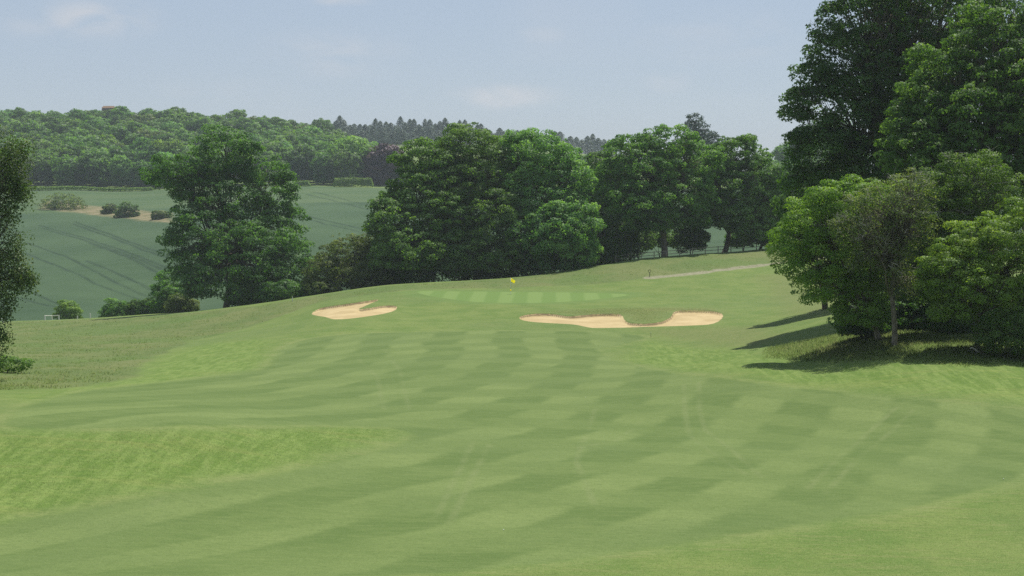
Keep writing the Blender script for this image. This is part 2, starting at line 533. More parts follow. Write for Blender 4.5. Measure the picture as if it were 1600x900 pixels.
def height(x, y, full=None):
    x = np.asarray(x, float); y = np.asarray(y, float)
    h = base_h(x, y)
    near = np.clip((y - 20) / 30, 0, 1)
    h = h + near * (0.10 * fbm(x, y, 14, 3) + 0.05 * fbm(x, y, 5, 9)) * np.where(y > 360, 3.0, 1.0)
    info = full
    if info is None:
        return h
    md = info['meadow']
    h = h + md * 0.16 * fbm(x, y, 1.6, 21, 2)
    for k in ('bl', 'br'):
        sd, df = info[k], info[k + 'f']
        # sand lies a little below the turf at the back and runs out flush at the front
        dep = 0.24 * (1 - smooth(0, 6, df)) * smooth(-0.02, 0.22, sd) + 0.07 * smooth(0, .3, sd)
        lip = 0.10 * np.exp(-((sd + 0.35) / 0.45) ** 2) * info[k + 'b']
        h = h - dep + lip
    return h

# ------------------------------------------------------------------ terrain grid
def axis_rows():
    segs = [(-40, 40, 5.0), (40, 165, 0.36), (165, 218, 0.2), (218, 345, 0.75), (345, 620, 1.2), (620, 800, 2.2), (800, 1500, 14), (1500, 9000, 400)]
    out = []
    for a, b, st in segs:
        n = max(2, int(round((b - a) / st)))
        out += list(np.linspace(a, b, n, endpoint=False))
    return np.array(out + [9000.0])
rows = axis_rows()
c_in = np.linspace(-0.345, 0.345, 560)
c_out = 0.345 + np.array([0.01, 0.03, 0.06, 0.11, 0.2, 0.35, 0.6, 1.0, 1.6])
cols = np.concatenate([-c_out[::-1], c_in, c_out])
YY, SS = np.meshgrid(rows, cols, indexing='ij')
XX = SS * (YY + 60.0) * (0.86 + 0 * YY)
xf, yf = XX.ravel(), YY.ravel()

def on_box(poly, fn, default, pad=4.0):
    lo, hi = poly.min(0) - pad, poly.max(0) + pad
    k = (xf > lo[0]) & (xf < hi[0]) & (yf > lo[1]) & (yf < hi[1])
    out = np.full(xf.shape, float(default))
    out[k] = fn(poly, xf[k], yf[k])
    return out
I = {}
wob = 0.35 * fbm(xf, yf, 4, 40)
I['fair'] = on_box(FAIR, sdist, -4) + wob * 0.6
I['green'] = on_box(GREEN, sdist, -4)
I['bl'] = on_box(BUNK_L, sdist, -3, 3); I['br'] = on_box(BUNK_R, sdist, -3, 3)
I['blf'] = on_box(BUNK_L, dy_far, 50, 3); I['brf'] = on_box(BUNK_R, dy_far, 50, 3)
for k, q in (('bl', BUNK_L), ('br', BUNK_R)):
    # turf just behind the sand: something of the bunker lies within 2.5 m towards the player
    I[k + 'b'] = on_box(q, lambda p_, x, y: (sdist(p_, x, y - 1.6) > -0.1).astype(float), 0, 4)
msd = on_box(MEADOW, sdist, -4) + 1.2 * fbm(xf, yf, 6, 60)
I['meadow'] = smooth(-0.7, 0.7, msd)
I['lush'] = np.maximum.reduce([smooth(-1.5, 2.5, on_box(q, sdist, -4) + 1.2 * fbm(xf, yf, 3, 47)) for q in (LUSH, LUSH2, LUSH3)])
I['dry'] = np.maximum.reduce([smooth(-2.5, 3.0, on_box(q, sdist, -4) + 1.5 * fbm(xf, yf, 5, 80)) for q in DRY])
I['straw'] = smooth(-3, 3, on_box(STRAW, sdist, -12, 12) + 3 * fbm(xf, yf, 12, 90))
I['path'] = on_box(PATH, lambda p_, x, y: 1.0 - sdist(p_, x, y, False), -4, 5) + 0.8 * fbm(xf, yf, 3, 77)
I['track'] = np.zeros_like(xf)
for tpoly in TRACKS:
    I['track'] = np.maximum(I['track'], on_box(tpoly, lambda p_, x, y: np.clip(1.2 - sdist(p_, x, y, False) / 0.75, 0, 1), 0, 6))
I['wheel'] = np.zeros_like(xf)
for tpoly in WHEELS:
    I['wheel'] = np.maximum(I['wheel'], on_box(tpoly, lambda p_, x, y: np.clip(1.3 - sdist(p_, x, y, False) / 0.20, 0, 1), 0, 6))
edge_y = np.interp(xf / np.maximum(yf, 1), [-1.5, -0.52, -0.348, -0.304, -0.239, -0.174, -0.12, 0.0, 0.09, 0.18, 0.3], [380, 372, 349, 339, 297, 268, 262, 275, 285, 294, 300])
wood_y = np.interp(xf / np.maximum(yf, 1), [-1.5, -.4, -.3, -.2, -.1, 0, .2, .4], [765, 765, 766, 764, 752, 750, 745, 745])
I['crop'] = (smooth(-1, 1, yf - edge_y - 1.5) * (1 - smooth(-2, 2, yf - wood_y))) 
I['upper'] = smooth(-6, 6, yf - np.interp(xf, [-400, -170, -120, -60, 0], [640, 668, 640, 650, 900]))
H = height(xf, yf, I)
V = np.stack([xf, yf, H], 1)
nr, nc = YY.shape
idx = np.arange(nr * nc).reshape(nr, nc)
quads = np.stack([idx[:-1, :-1], idx[:-1, 1:], idx[1:, 1:], idx[1:, :-1]], -1).reshape(-1, 4)

# vertex normals of the whole sheet, so that the pieces shade as one surface
e1 = V[quads[:, 2]] - V[quads[:, 0]]; e2 = V[quads[:, 3]] - V[quads[:, 1]]
fn = np.cross(e1, e2); fn /= np.linalg.norm(fn, axis=1, keepdims=True) + 1e-12
vn = np.zeros_like(V)
for k in range(4): np.add.at(vn, quads[:, k], fn)
vn /= np.linalg.norm(vn, axis=1, keepdims=True) + 1e-12

ATT = {'fair': I['fair'], 'green': I['green'], 'meadow': I['meadow'], 'lush': I['lush'], 'dry': I['dry'], 'straw': I['straw'],
       'path': I['path'], 'track': I['track'], 'wheel': I['wheel'], 'crop': I['crop'], 'upper': I['upper'],
       'sand': np.maximum(I['bl'], I['br']),
       'back': np.maximum(1 - smooth(0.3, 1.1, I['blf']), 1 - smooth(0.3, 1.1, I['brf']))}

# ------------------------------------------------------------------ ground material
def ground_material():
    m, t = newmat('turf_and_soil')
    g = N(t)
    pos = g.node('ShaderNodeNewGeometry').outputs['Position']
    sep = g.node('ShaderNodeSeparateXYZ'); t.links.new(pos, sep.inputs[0])
    X, Y = sep.outputs[0], sep.outputs[1]
    n_big = g.noise(0.045, 4, vec=pos); n_mid = g.noise(0.28, 4, 0.6, vec=pos)
    n_fine = g.noise(2.2, 4, 0.65, vec=pos); n_tiny = g.noise(9.0, 3, 0.7, vec=pos)
    def vary(c1, c2, n, lo=0.35, hi=0.65): return g.mix(g.rng(n, lo, hi), c1, c2)
    # semi rough
    c = vary((0.108, 0.188, 0.036), (0.165, 0.232, 0.058), n_mid)
    c = g.mix(g.rng(n_big, 0.4, 0.65, 0, 0.5), c, (0.105, 0.175, 0.052))
    streak = g.noise(0.9, 4, 0.6, vec=g.mapping(pos, (0.35, 2.2, 1), (0, 0, 0.12)))
    c = g.mix(g.rng(streak, 0.5, 0.68, 0, 0.5), c, (0.21, 0.225, 0.085))
    c = g.mix(g.rng(n_tiny, 0.5, 0.7, 0, .6), c, (0.26, 0.28, 0.11))
    # lush longer grass with mower swathes running down the bank
    sw = g.noise(0.8, 5, 0.7, vec=g.mapping(pos, (2.2, 0.3, 1), (0, 0, -0.12)), dist=0.4)
    sw2 = g.noise(0.5, 3, 0.6, vec=g.mapping(pos, (0.25, 1.8, 1), (0, 0, 0.5)))
    lu = vary((0.112, 0.198, 0.030), (0.200, 0.285, 0.070), sw, 0.38, 0.64)
    lu = g.mix(g.rng(sw2, 0.50, 0.66, 0, 0.40), lu, (0.25, 0.28, 0.08))
    lu = g.mix(g.rng(n_fine, 0.35, 0.6, 0.35, 0), lu, (0.07, 0.13, 0.025))
    c = g.mix(g.attr('lush'), c, lu)
    # dry, browner rough
    dr = vary((0.135, 0.175, 0.052), (0.205, 0.205, 0.085), n_fine)
    c = g.mix(g.math('MULTIPLY', g.attr('dry'), 0.6), c, dr)
    # meadow of seeding grasses
    n_md = g.noise(0.12, 5, 0.62, vec=g.mapping(pos, (1, 0.5, 1)))
    me_ = vary((0.088, 0.146, 0.038), (0.156, 0.182, 0.066), n_md)
    me_ = g.mix(g.rng(n_fine, 0.38, 0.62, 0, 0.35), me_, (0.185, 0.210, 0.085))
    me_ = g.mix(g.rng(g.noise(0.06, 4, vec=pos), 0.5, 0.62, 0, .6), me_, (0.100, 0.172, 0.042))
    c = g.mix(g.attr('meadow'), c, me_)
    # mown stripes: fairway checker of two crossing mowing directions, each about 5 m wide
    wv = g.node('ShaderNodeTexNoise'); wv.inputs['Scale'].default_value = 0.06; t.links.new(pos, wv.inputs['Vector'])
    wob_ = g.math('MULTIPLY', g.math('SUBTRACT', wv.outputs[0], 0.5), 3.0)
    Yc = g.math('MINIMUM', Y, 150.0)
    s1 = g.math('ADD', g.math('SUBTRACT', X, g.math('ADD', g.math('MULTIPLY', Yc, 0.98), g.math('MULTIPLY', g.math('MULTIPLY', Yc, Yc), -0.00335))), wob_)
    s2 = g.math('ADD', g.math('ADD', g.math('MULTIPLY', X, g.math('ADD', g.math('MULTIPLY', X, 0.022), -0.14)), g.math('MULTIPLY', Y, 0.65)), g.math('MULTIPLY', wob_, 0.6))
    def stripe(sv, w):
        q = g.math('SINE', g.math('MULTIPLY', sv, math.pi / w))
        return g.rng(g.math('ADD', q, g.math('MULTIPLY', g.math('SUBTRACT', n_mid, 0.5), 0.9)), -0.4, 0.4)
    k1, k2 = stripe(s1, 3.5), stripe(s2, 2.9)
    xor = g.math('ABSOLUTE', g.math('SUBTRACT', k1, k2))
    chk = g.math('ADD', g.math('MULTIPLY', xor, 0.42), g.math('MULTIPLY', k1, 0.58))
    chk = g.math('ADD', g.math('MULTIPLY', chk, g.rng(n_big, 0.3, 0.62, 0.5, 0.95)), g.math('MULTIPLY', g.math('SUBTRACT', n_mid, 0.5), 0.8), clamp=True)
    fa = g.mix(chk, (0.102, 0.163, 0.041), (0.190, 0.254, 0.082))
    fine2 = g.noise(1.3, 5, 0.7, vec=g.mapping(pos, (0.45, 1.9, 1), (0, 0, 0.1)))
    fa = g.mix(g.rng(fine2, 0.4, 0.66, 0, 0.35), fa, (0.195, 0.250, 0.082))
    fa = g.mix(g.rng(g.noise(0.09, 3, vec=g.mapping(pos, loc=(40, 3, 0))), 0.5, 0.7, 0, 0.5), fa, (0.130, 0.190, 0.060))
    fa = g.mix(g.rng(n_tiny, 0.3, 0.55, 0.35, 0), fa, (0.095, 0.13, 0.04))
    # wheel marks left by the mower
    fa = g.mix(g.math('MULTIPLY', g.attr('wheel'), g.rng(n_mid, 0.3, 0.65, 0.0, .4)), fa, (0.22, 0.26, 0.11))
    fm = g.rng(g.attr('fair'), -0.5, 0.4)
    collar = g.math('MULTIPLY', g.rng(g.attr('fair'), -1.6, -0.4), g.math('SUBTRACT', 1.0, fm))
    c = g.mix(g.math('MULTIPLY', collar, g.rng(n_mid, 0.35, 0.65, 0.1, 0.5)), c, (0.225, 0.265, 0.100))
    mot = g.noise(3.4, 5, 0.75, vec=g.mapping(pos, (0.6, 1.5, 1), (0, 0, 0.2)))
    fa = g.mix(g.rng(mot, 0.34, 0.52, 0.45, 0), fa, (0.085, 0.135, 0.034))
    c = g.mix(g.rng(mot, 0.34, 0.52, 0.5, 0), c, (0.075, 0.125, 0.028))
    c = g.mix(g.rng(mot, 0.54, 0.7, 0, 0.4), c, (0.26, 0.27, 0.11))
    grain = g.noise(26.0, 2, 0.8, vec=g.mapping(pos, (1, 0.6, 1)))
    fa = g.mix(g.rng(grain, 0.32, 0.5, 0.45, 0, 'LINEAR'), fa, (0.060, 0.110, 0.025))
    fa = g.mix(g.rng(grain, 0.52, 0.7, 0, 0.30, 'LINEAR'), fa, (0.30, 0.34, 0.16))
    c = g.mix(g.rng(grain, 0.32, 0.5, 0.45, 0, 'LINEAR'), c, (0.055, 0.105, 0.022))
    c = g.mix(g.rng(grain, 0.52, 0.7, 0, 0.45, 'LINEAR'), c, (0.32, 0.34, 0.15))
    c = g.mix(fm, c, fa)
    # smooth apron round the green, then the putting surface with narrow stripes
    ap = g.mix(g.rng(n_mid, 0.3, 0.7), (0.118, 0.192, 0.052), (0.148, 0.220, 0.062))
    c = g.mix(g.rng(g.attr('green'), -3.6, -1.6, 0, 0.85), c, ap)
    gs = stripe(g.math('ADD', X, g.math('MULTIPLY', Y, -0.03)), 2.0)
    gr = g.mix(gs, (0.142, 0.228, 0.060), (0.176, 0.262, 0.078))
    c = g.mix(g.rng(g.attr('green'), -0.15, 0.15), c, gr)
    # path: worn gravelly earth
    pa = vary((0.22, 0.20, 0.14), (0.36, 0.33, 0.25), n_fine)
    c = g.mix(g.rng(g.attr('path'), -0.5, 0.4, 0, 0.75), c, pa)
    # crops in the fields across the valley
    cn = g.noise(0.02, 4, vec=g.mapping(pos, (1, 1, 1), loc=(9, 2, 0)))
    cp = vary((0.044, 0.086, 0.040), (0.068, 0.118, 0.055), cn, 0.3, 0.7)
    rowsn = g.noise(0.11, 3, vec=g.mapping(pos, (1.6, 0.35, 1), (0, 0, -0.55)))
    cp = g.mix(g.rng(rowsn, 0.35, 0.65, 0, 0.35), cp, (0.054, 0.096, 0.044))
    up = vary((0.068, 0.120, 0.050), (0.092, 0.140, 0.062), g.noise(0.05, 4, vec=g.mapping(pos, (0.3, 1.4, 1))))
    cp = g.mix(g.attr('upper'), cp, up)
    cp = g.mix(g.math('MULTIPLY', g.attr('track'), g.rng(n_big, 0.25, 0.6, 0.45, 0.9)), cp, (0.020, 0.044, 0.024))
    sr = vary((0.14, 0.145, 0.065), (0.27, 0.225, 0.135), g.noise(0.25, 4, vec=pos))
    cp = g.mix(g.attr('straw'), cp, sr)
    c = g.mix(g.attr('crop'), c, cp)
    # bunkers
    sd = g.attr('sand')
    sdn = g.math('ADD', sd, g.math('MULTIPLY', g.math('SUBTRACT', n_fine, 0.5), 0.15))
    san = vary((0.46, 0.355, 0.185), (0.57, 0.45, 0.25), n_mid)
    san = g.mix(g.rng(n_fine, 0.55, 0.75, 0, 0.4), san, (0.50, 0.38, 0.21))
    c = g.mix(g.rng(sdn, -0.04, 0.04), c, san)
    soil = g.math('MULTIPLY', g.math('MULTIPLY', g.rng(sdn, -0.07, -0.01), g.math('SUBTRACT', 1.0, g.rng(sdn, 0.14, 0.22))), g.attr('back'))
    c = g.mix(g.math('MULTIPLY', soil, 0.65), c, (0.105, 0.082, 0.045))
    # relief
    hgt = g.math('ADD', g.math('MULTIPLY', n_tiny, 0.3), n_fine)
    issand = g.rng(sd, 0, 0.2)
    p = out_principled(g, g.mix(1.0, c, (0.78, 0.78, 0.76), 'MULTIPLY'), 0.92, 0.12, g.bump(hgt, 0.10, 0.55))
    return m
M_GROUND = ground_material()

fc = lambda a: a[quads].mean(1)
cls = np.zeros(len(quads), int)
cls[fc(I['meadow']) > 0.5] = 1
cls[fc(I['crop']) > 0.5] = 2
cls[fc(I['fair']) > 0] = 3
cls[fc(I['path']) > 0] = 4
cls[fc(I['green']) > 0] = 5
cls[fc(I['bl']) > 0] = 6
cls[fc(I['br']) > 0] = 7
for k, nm in enumerate(['ground', 'meadow', 'crop_field', 'fairway', 'path', 'putting_green', 'sand_bunker', 'sand_bunker']):
    q = quads[cls == k]
    if len(q) == 0: continue
    used, inv = np.unique(q, return_inverse=True)
    me = np_mesh(nm, V[used], inv.ravel(), np.full(len(q), 4), {a: v[used] for a, v in ATT.items()}, True)
    me.normals_split_custom_set_from_vertices(vn[used].astype(np.float32))
    o = link(nm, me, None, M_GROUND)
    tagit(o, kind='structure')

def gz(x, y):
    return float(height(np.array([x]), np.array([y]))[0])

# ------------------------------------------------------------------ foliage
def unit(v): return v / (np.linalg.norm(v, axis=-1, keepdims=True) + 1e-9)

def fib(n, r):
    i = np.arange(n) + 0.5
    ph = np.arccos(1 - 2 * i / n); th = np.pi * (1 + 5 ** 0.5) * i + r.random() * 6
    return np.stack([np.cos(th) * np.sin(ph), np.sin(th) * np.sin(ph), np.cos(ph)], 1)

def leaf_mesh(name, C_, Nrm, size, tint, r, aspect=0.55, tri=False, soft=None):
    """one small bent leaf (or spray of leaves) per centre"""
    n = len(C_)
    t = unit(r.normal(size=(n, 3)) + np.array([0, 0, -0.35]))
    t = unit(t - (t * Nrm).sum(1, keepdims=True) * Nrm)
    b = np.cross(Nrm, t)
    L_ = (size * (0.7 + 0.6 * r.random(n)))[:, None]
    w = L_ * aspect
    if tri:
        v = np.stack([C_ + t * L_ * 0.6, C_ - t * L_ * 0.4 + b * w * 0.6, C_ - t * L_ * 0.4 - b * w * 0.6], 1).reshape(-1, 3)
        me = np_mesh(name, v, np.arange(3 * n), np.full(n, 3), {'tint': np.repeat(tint, 3)})
        q = 3
    else:
        v = np.stack([C_ + t * L_ * 0.5, C_ + b * w * 0.5, C_ - t * L_ * 0.5 - Nrm * L_ * 0.1, C_ - b * w * 0.5], 1).reshape(-1, 3)
        me = np_mesh(name, v, np.arange(4 * n), np.full(n, 4), {'tint': np.repeat(tint, 4)})
        q = 4
    if soft is not None:
        me.polygons.foreach_set('use_smooth', np.ones(n, bool))
        me.normals_split_custom_set_from_vertices(np.repeat(unit(soft * 0.6 + Nrm * 0.6), q, 0).astype(np.float32))
    return me

def crown_points(lobes, clump_r, r, shell=0.9, low_cut=-0.8, dens=0.78):
    """clump centres spread over the outside of a union of ellipsoids [(centre, radii)], plus a few inside"""
    cs, out, rs = [], [], []
    for i, (c, R) in enumerate(lobes):
        area = 4 * np.pi * ((R[0] * R[1]) ** 1.6 / 3 + (R[0] * R[2]) ** 1.6 / 3 + (R[1] * R[2]) ** 1.6 / 3) ** (1 / 1.6)
        n = max(6, int(dens * area / (clump_r ** 2 * 2.1)))
        d = unit(fib(n, r) + r.normal(size=(n, 3)) * 0.12)
        p = c + d * R * (shell + r.normal(size=(n, 1)) * 0.10)
        keep = d[:, 2] > low_cut
        for j, (c2, R2) in enumerate(lobes):
            if j != i:
                keep &= (((p - c2) / R2) ** 2).sum(1) > 0.66
        cs.append(p[keep]); out.append(d[keep]); rs.append(np.full(keep.sum(), clump_r))
        m = max(3, n // 5)
        q = c + unit(r.normal(size=(m, 3))) * R * 0.55
        cs.append(q); out.append(unit(q - c)); rs.append(np.full(m, clump_r * 1.15))
    return np.concatenate(cs), np.concatenate(out), np.concatenate(rs)

def foliage(lobes, clump_r, leaf, n_leaves, r, flat=0.62, droop=0.0, **kw):
    cc, dd, rr = crown_points(lobes, clump_r, r, **kw)
    rr = rr * (0.45 + 1.1 * r.random(len(cc)) ** 1.3)
    wts = rr ** 2
    k = r.choice(len(cc), n_leaves, p=wts / wts.sum())
    d = unit(r.normal(size=(n_leaves, 3)) + dd[k] * 0.55 + np.array([0, 0, 0.45]))
    rad = rr[k][:, None] * (0.45 + 0.6 * r.random((n_leaves, 1)) ** 0.6)
    pos = cc[k] + d * rad * np.array([1.15, 1.15, flat])
    if droop:
        pos[:, 2] -= droop * r.random(n_leaves) ** 2 * rr[k]
    nr_ = unit(d * 0.8 + r.normal(size=(n_leaves, 3)) * 0.55 + np.array([0, 0, 0.35]))
    ct = r.random(len(cc))
    tint = np.clip(0.5 + (ct[k] - 0.5) * 0.75 + r.normal(size=n_leaves) * 0.13, 0, 1)
    foliage.soft = unit(d + dd[k] * 0.5)
    return cc, pos, nr_, tint

def limbs(mb, base, fork, lobes, cc, r, trunk_r, twig_frac=0.35, lean=0.0, sides=7):
    base = np.array(base); fork = np.array(fork)
    pts = [base + (fork - base) * t + np.array([math.sin(t * 3 + lean) * trunk_r * 0.5, 0, 0]) for t in (0, 0.06, 0.35, 0.7, 1)]
    mb.tube(pts, [trunk_r * 1.45, trunk_r * 1.08, trunk_r * 0.92, trunk_r * 0.85, trunk_r * 0.72], sides)
    for c, R in lobes:
        if max(R) < trunk_r * 5: continue
        c = np.array(c)
        top = c + np.array([0, 0, R[2] * 0.35])
        mid = fork * 0.5 + top * 0.5 + np.array([r.normal() * 0.5, r.normal() * 0.5, -0.08 * np.linalg.norm(top - fork)])
        rr0 = trunk_r * 0.5
        P4 = [fork - (fork - base) * 0.05, fork * 0.72 + mid * 0.28 + r.normal(size=3) * .2, mid, mid * .45 + top * .55 + r.normal(size=3) * .3, top]
        mb.tube(P4, [rr0, rr0 * 0.8, rr0 * 0.6, rr0 * .4, rr0 * 0.12], 5)
        near = cc[((cc - c) ** 2).sum(1) < (max(R) * 1.15) ** 2]
        if len(near) == 0: continue
        sel = near[r.random(len(near)) < twig_frac]
        for q in sel:
            w = r.random() * 0.6 + 0.2
            st = mid * (1 - w) + top * w
            m2 = st * 0.5 + q * 0.5 + r.normal(size=3) * 0.25 + np.array([0, 0, 0.15])
            mb.tube([st, m2, q], [rr0 * 0.28, rr0 * 0.17, rr0 * 0.05], 3)

LIGHTS_OUT = {}
M_BARK = bark_material('grey_brown_bark', (0.10, 0.085, 0.065), (0.23, 0.20, 0.155))
M_BARK_D = bark_material('dark_bark', (0.055, 0.045, 0.035), (0.12, 0.10, 0.08))
M_TWIG = bark_material('bleached_twigs', (0.32, 0.31, 0.27), (0.48, 0.46, 0.40))
M_LF = {
 'deep':   leaf_material('deep_green_leaves', (0.036, 0.090, 0.022), (0.065, 0.152, 0.032), (0.112, 0.224, 0.046)),
 'mid':    leaf_material('mid_green_leaves', (0.050, 0.117, 0.024), (0.090, 0.193, 0.035), (0.162, 0.284, 0.057)),
 'fresh':  leaf_material('fresh_green_leaves', (0.064, 0.164, 0.038), (0.115, 0.259, 0.059), (0.198, 0.353, 0.095)),
 'lime':   leaf_material('yellow_green_leaves', (0.086, 0.182, 0.022), (0.152, 0.281, 0.037), (0.245, 0.379, 0.068), 0.4),
 'olive':  leaf_material('olive_leaves', (0.055, 0.100, 0.026), (0.100, 0.155, 0.042), (0.175, 0.215, 0.075)),
 'beech':  leaf_material('copper_beech_leaves', (0.042, 0.021, 0.033), (0.068, 0.033, 0.051), (0.105, 0.053, 0.068), 0.15),
 'needle': leaf_material('dark_needles', (0.021, 0.051, 0.030), (0.036, 0.078, 0.045), (0.060, 0.112, 0.060), 0.08),
 'droopy': leaf_material('bronze_green_sprays', (0.035, 0.085, 0.020), (0.070, 0.135, 0.028), (0.125, 0.160, 0.045), 0.35),
}

def px_lobes(lobes, Y, depth=1.0, r=None, yoff=0.0):
    out = []
    for L5 in lobes:
        u, v, ru, rv = L5[:4]
        dy = (L5[4] if len(L5) > 4 else 0.0) + yoff
        Yl = Y + dy
        x, y, z = at(u, v, Yl)
        k = Yl / FPX
        k *= 1.08
        out.append((np.array([x, y, z]), np.array([ru * k, (ru + rv) / 2 * k * depth, rv * k])))
    return out

def tree(name, label, cat, base, Y, lobes, mat, leaf, nleaf, clump, trunk_r=0.35, fork=0.45, seed=1, group=None, bark=None, flat=0.62,
         droop=0.0, tri=True, depth=1.0, twig=0.35, extra=None, **kw):
    """a tree from its base (image column, depth), its crown as overlapping lobes; > trunk, crown"""
    r = np.random.default_rng(seed)
    if cat == 'tree':
        clump *= 0.74; leaf *= 0.86; nleaf = int(nleaf * 1.3)
    bx = ray(base, 450)[0] * Y
    bz = gz(bx, Y)
    if cat == 'tree' and len(lobes) > 2:
        more = []
        for q in lobes:
            for _ in range(2):
                an = r.uniform(-0.4, math.pi + 0.4)
                f_ = r.uniform(0.85, 1.12)
                rr_ = r.uniform(0.20, 0.34) * min(q[2], q[3])
                more.append((q[0] + math.cos(an) * q[2] * f_, q[1] - math.sin(an) * q[3] * f_, rr_ * 1.3, rr_, (q[4] if len(q) > 4 else 0) + r.uniform(-1, 1) * q[2] * .5 * Y / FPX))
        lobes = list(lobes) + more
    vm = min(q[1] for q in lobes)
    lobes = [tuple(q[:4]) + ((q[4] if len(q) > 4 else 0) - 0.30 * (q[1] - vm) * Y / FPX * (0.4 if Y < 200 else 1),) for q in lobes]
    LB = px_lobes(lobes, Y, depth)
    cc, pos, nrm, tint = foliage(LB, clump, leaf, nleaf, r, flat, droop, **kw)
    cen = np.mean([c for c, R in LB], 0)
    low = min(c[2] - R[2] for c, R in LB)
    frk = np.array([bx * 0.6 + cen[0] * 0.4, Y, bz + (cen[2] - bz) * fork])
    root = empty(name, (bx, Y, bz))
    off = np.array([bx, Y, bz])
    tagit(root, label, cat, group)
    mb = MB()
    limbs(mb, (bx, Y, bz - 0.4), frk, LB, cc, r, trunk_r, twig)
    if extra:
        md_ = MB(); extra(md_, LB, cc, r, off)
        v, fl, sz = md_.arrays()
        tagit(link('dead_twigs', np_mesh('dead_twigs', v - off, fl, sz), root, M_TWIG), kind='stuff')
    v, fl, sz = mb.arrays()
    link('trunk', np_mesh('trunk', v - off, fl, sz, smooth_shade=True), root, bark or M_BARK)
    link('crown', leaf_mesh('crown', pos - off, nrm, leaf, tint, r, tri=tri, aspect=0.8 if tri else 0.6, soft=foliage.soft), root, M_LF[mat])
    return root

RIDGE = 'broadleaf trees lined up behind the green'
# --- row of trees behind the green
tree('big_tree', 'huge spreading dark green tree with crooked limbs, left of the row of trees', 'tree', 352, 276,
     [(352, 236, 42, 34), (282, 272, 46, 28, -2), (308, 264, 32, 24, -1), (300, 292, 30, 20, -1), (330, 262, 30, 30), (418, 272, 32, 24, 2), (345, 318, 60, 38), (425, 322, 38, 40, 2), (320, 372, 52, 40, -3), (405, 375, 62, 52, 3),
      (370, 410, 75, 50, -4), (298, 405, 36, 40), (440, 425, 48, 42, 2), (345, 445, 55, 28, -5), (405, 447, 55, 26, -5)], 'deep', 0.42, 62000, 1.45, 0.62, 0.5, 11, bark=M_BARK_D, twig=0.3, dens=0.62)
tree('hawthorn_tree', 'low olive brown hawthorn thicket between the huge tree and the row', 'tree', 548, 262,
     [(545, 408, 42, 38), (510, 428, 26, 30, -2), (582, 415, 30, 36), (548, 432, 50, 24, -2), (500, 447, 20, 16, -3)], 'olive', 0.30, 24000, 0.9, 0.22, 0.4, 12, bark=M_BARK_D)
tree('sycamore_tree', 'dark green sycamore at the left end of the row behind the green', 'tree', 668, 262,
     [(655, 252, 30, 30), (650, 306, 40, 40), (690, 290, 36, 50, 3), (622, 350, 40, 40, -2), (680, 350, 48, 48), (640, 392, 46, 34, -4), (612, 400, 26, 26, -3), (700, 398, 40, 34)], 'mid', 0.42, 46000, 1.35, 0.45, 0.4, 13, group=RIDGE, bark=M_BARK_D)
tree('ash_tree', 'tallest greyish green tree, just left of the flag and beside the pale crowned lime', 'tree', 742, 266,
     [(735, 235, 44, 34), (700, 262, 34, 34, 2), (765, 272, 38, 44), (730, 300, 52, 48), (770, 345, 46, 48, -3), (725, 362, 50, 44), (760, 400, 50, 32, -4), (712, 412, 28, 24, -4)], 'mid', 0.38, 50000, 1.2, 0.42, 0.4, 14, group=RIDGE)
tree('lime_tree', 'pale fresh green domed tree with drooping boughs, behind the right of the flag', 'tree', 845, 266,
     [(838, 250, 52, 40), (880, 285, 38, 40), (815, 290, 40, 44), (850, 320, 56, 46), (895, 350, 34, 38, -3), (865, 365, 48, 38, -5), (820, 370, 40, 40, -3), (900, 385, 30, 26, -4), (850, 400, 54, 28)], 'fresh', 0.42, 56000, 1.3, 0.45, 0.35, 15, group=RIDGE, bark=M_BARK_D, droop=0.5)
tree('shaded_tree', 'dark shaded tree filling the gap between the domed tree and the oak', 'tree', 945, 284,
     [(950, 290, 40, 46), (940, 345, 44, 44), (960, 375, 36, 34), (935, 392, 34, 22)], 'deep', 0.42, 26000, 1.3, 0.4, 0.35, 16, group=RIDGE, bark=M_BARK_D)
tree('oak_tree', 'broad oak with ragged top and one pale straight trunk, behind the hole marker', 'tree', 1038, 272,
     [(1042, 226, 44, 26), (985, 240, 36, 26), (1080, 258, 40, 34), (1020, 268, 60, 36), (965, 290, 40, 36, 2), (1060, 300, 50, 36), (1005, 318, 50, 30, -3), (975, 345, 30, 22, 4), (1070, 335, 36, 26, 3), (1015, 345, 40, 18)],
     'mid', 0.40, 50000, 1.3, 0.62, 0.5, 17, group=RIDGE)
tree('maple_tree', 'rounded maple with a dark leaning trunk at the right end of the row', 'tree', 1130, 279,
     [(1150, 246, 38, 30), (1120, 262, 32, 30, 2), (1175, 278, 36, 34), (1140, 300, 44, 38), (1195, 318, 30, 36), (1160, 338, 42, 28), (1110, 330, 34, 28, 2), (1195, 350, 26, 22), (1180, 358, 30, 20, -2)],
     'mid', 0.40, 46000, 1.25, 0.55, 0.35, 18, group=RIDGE, bark=M_BARK_D)
tree('ash_tree', 'small darker tree with a thin trunk, half hidden at the right end of the row', 'tree', 1185, 284,
     [(1205, 300, 22, 34), (1210, 345, 20, 26), (1188, 362, 24, 14)], 'deep', 0.4, 12000, 1.1, 0.3, 0.35, 19, bark=M_BARK_D)
USH = 'understorey bushes between the trunks of the row'
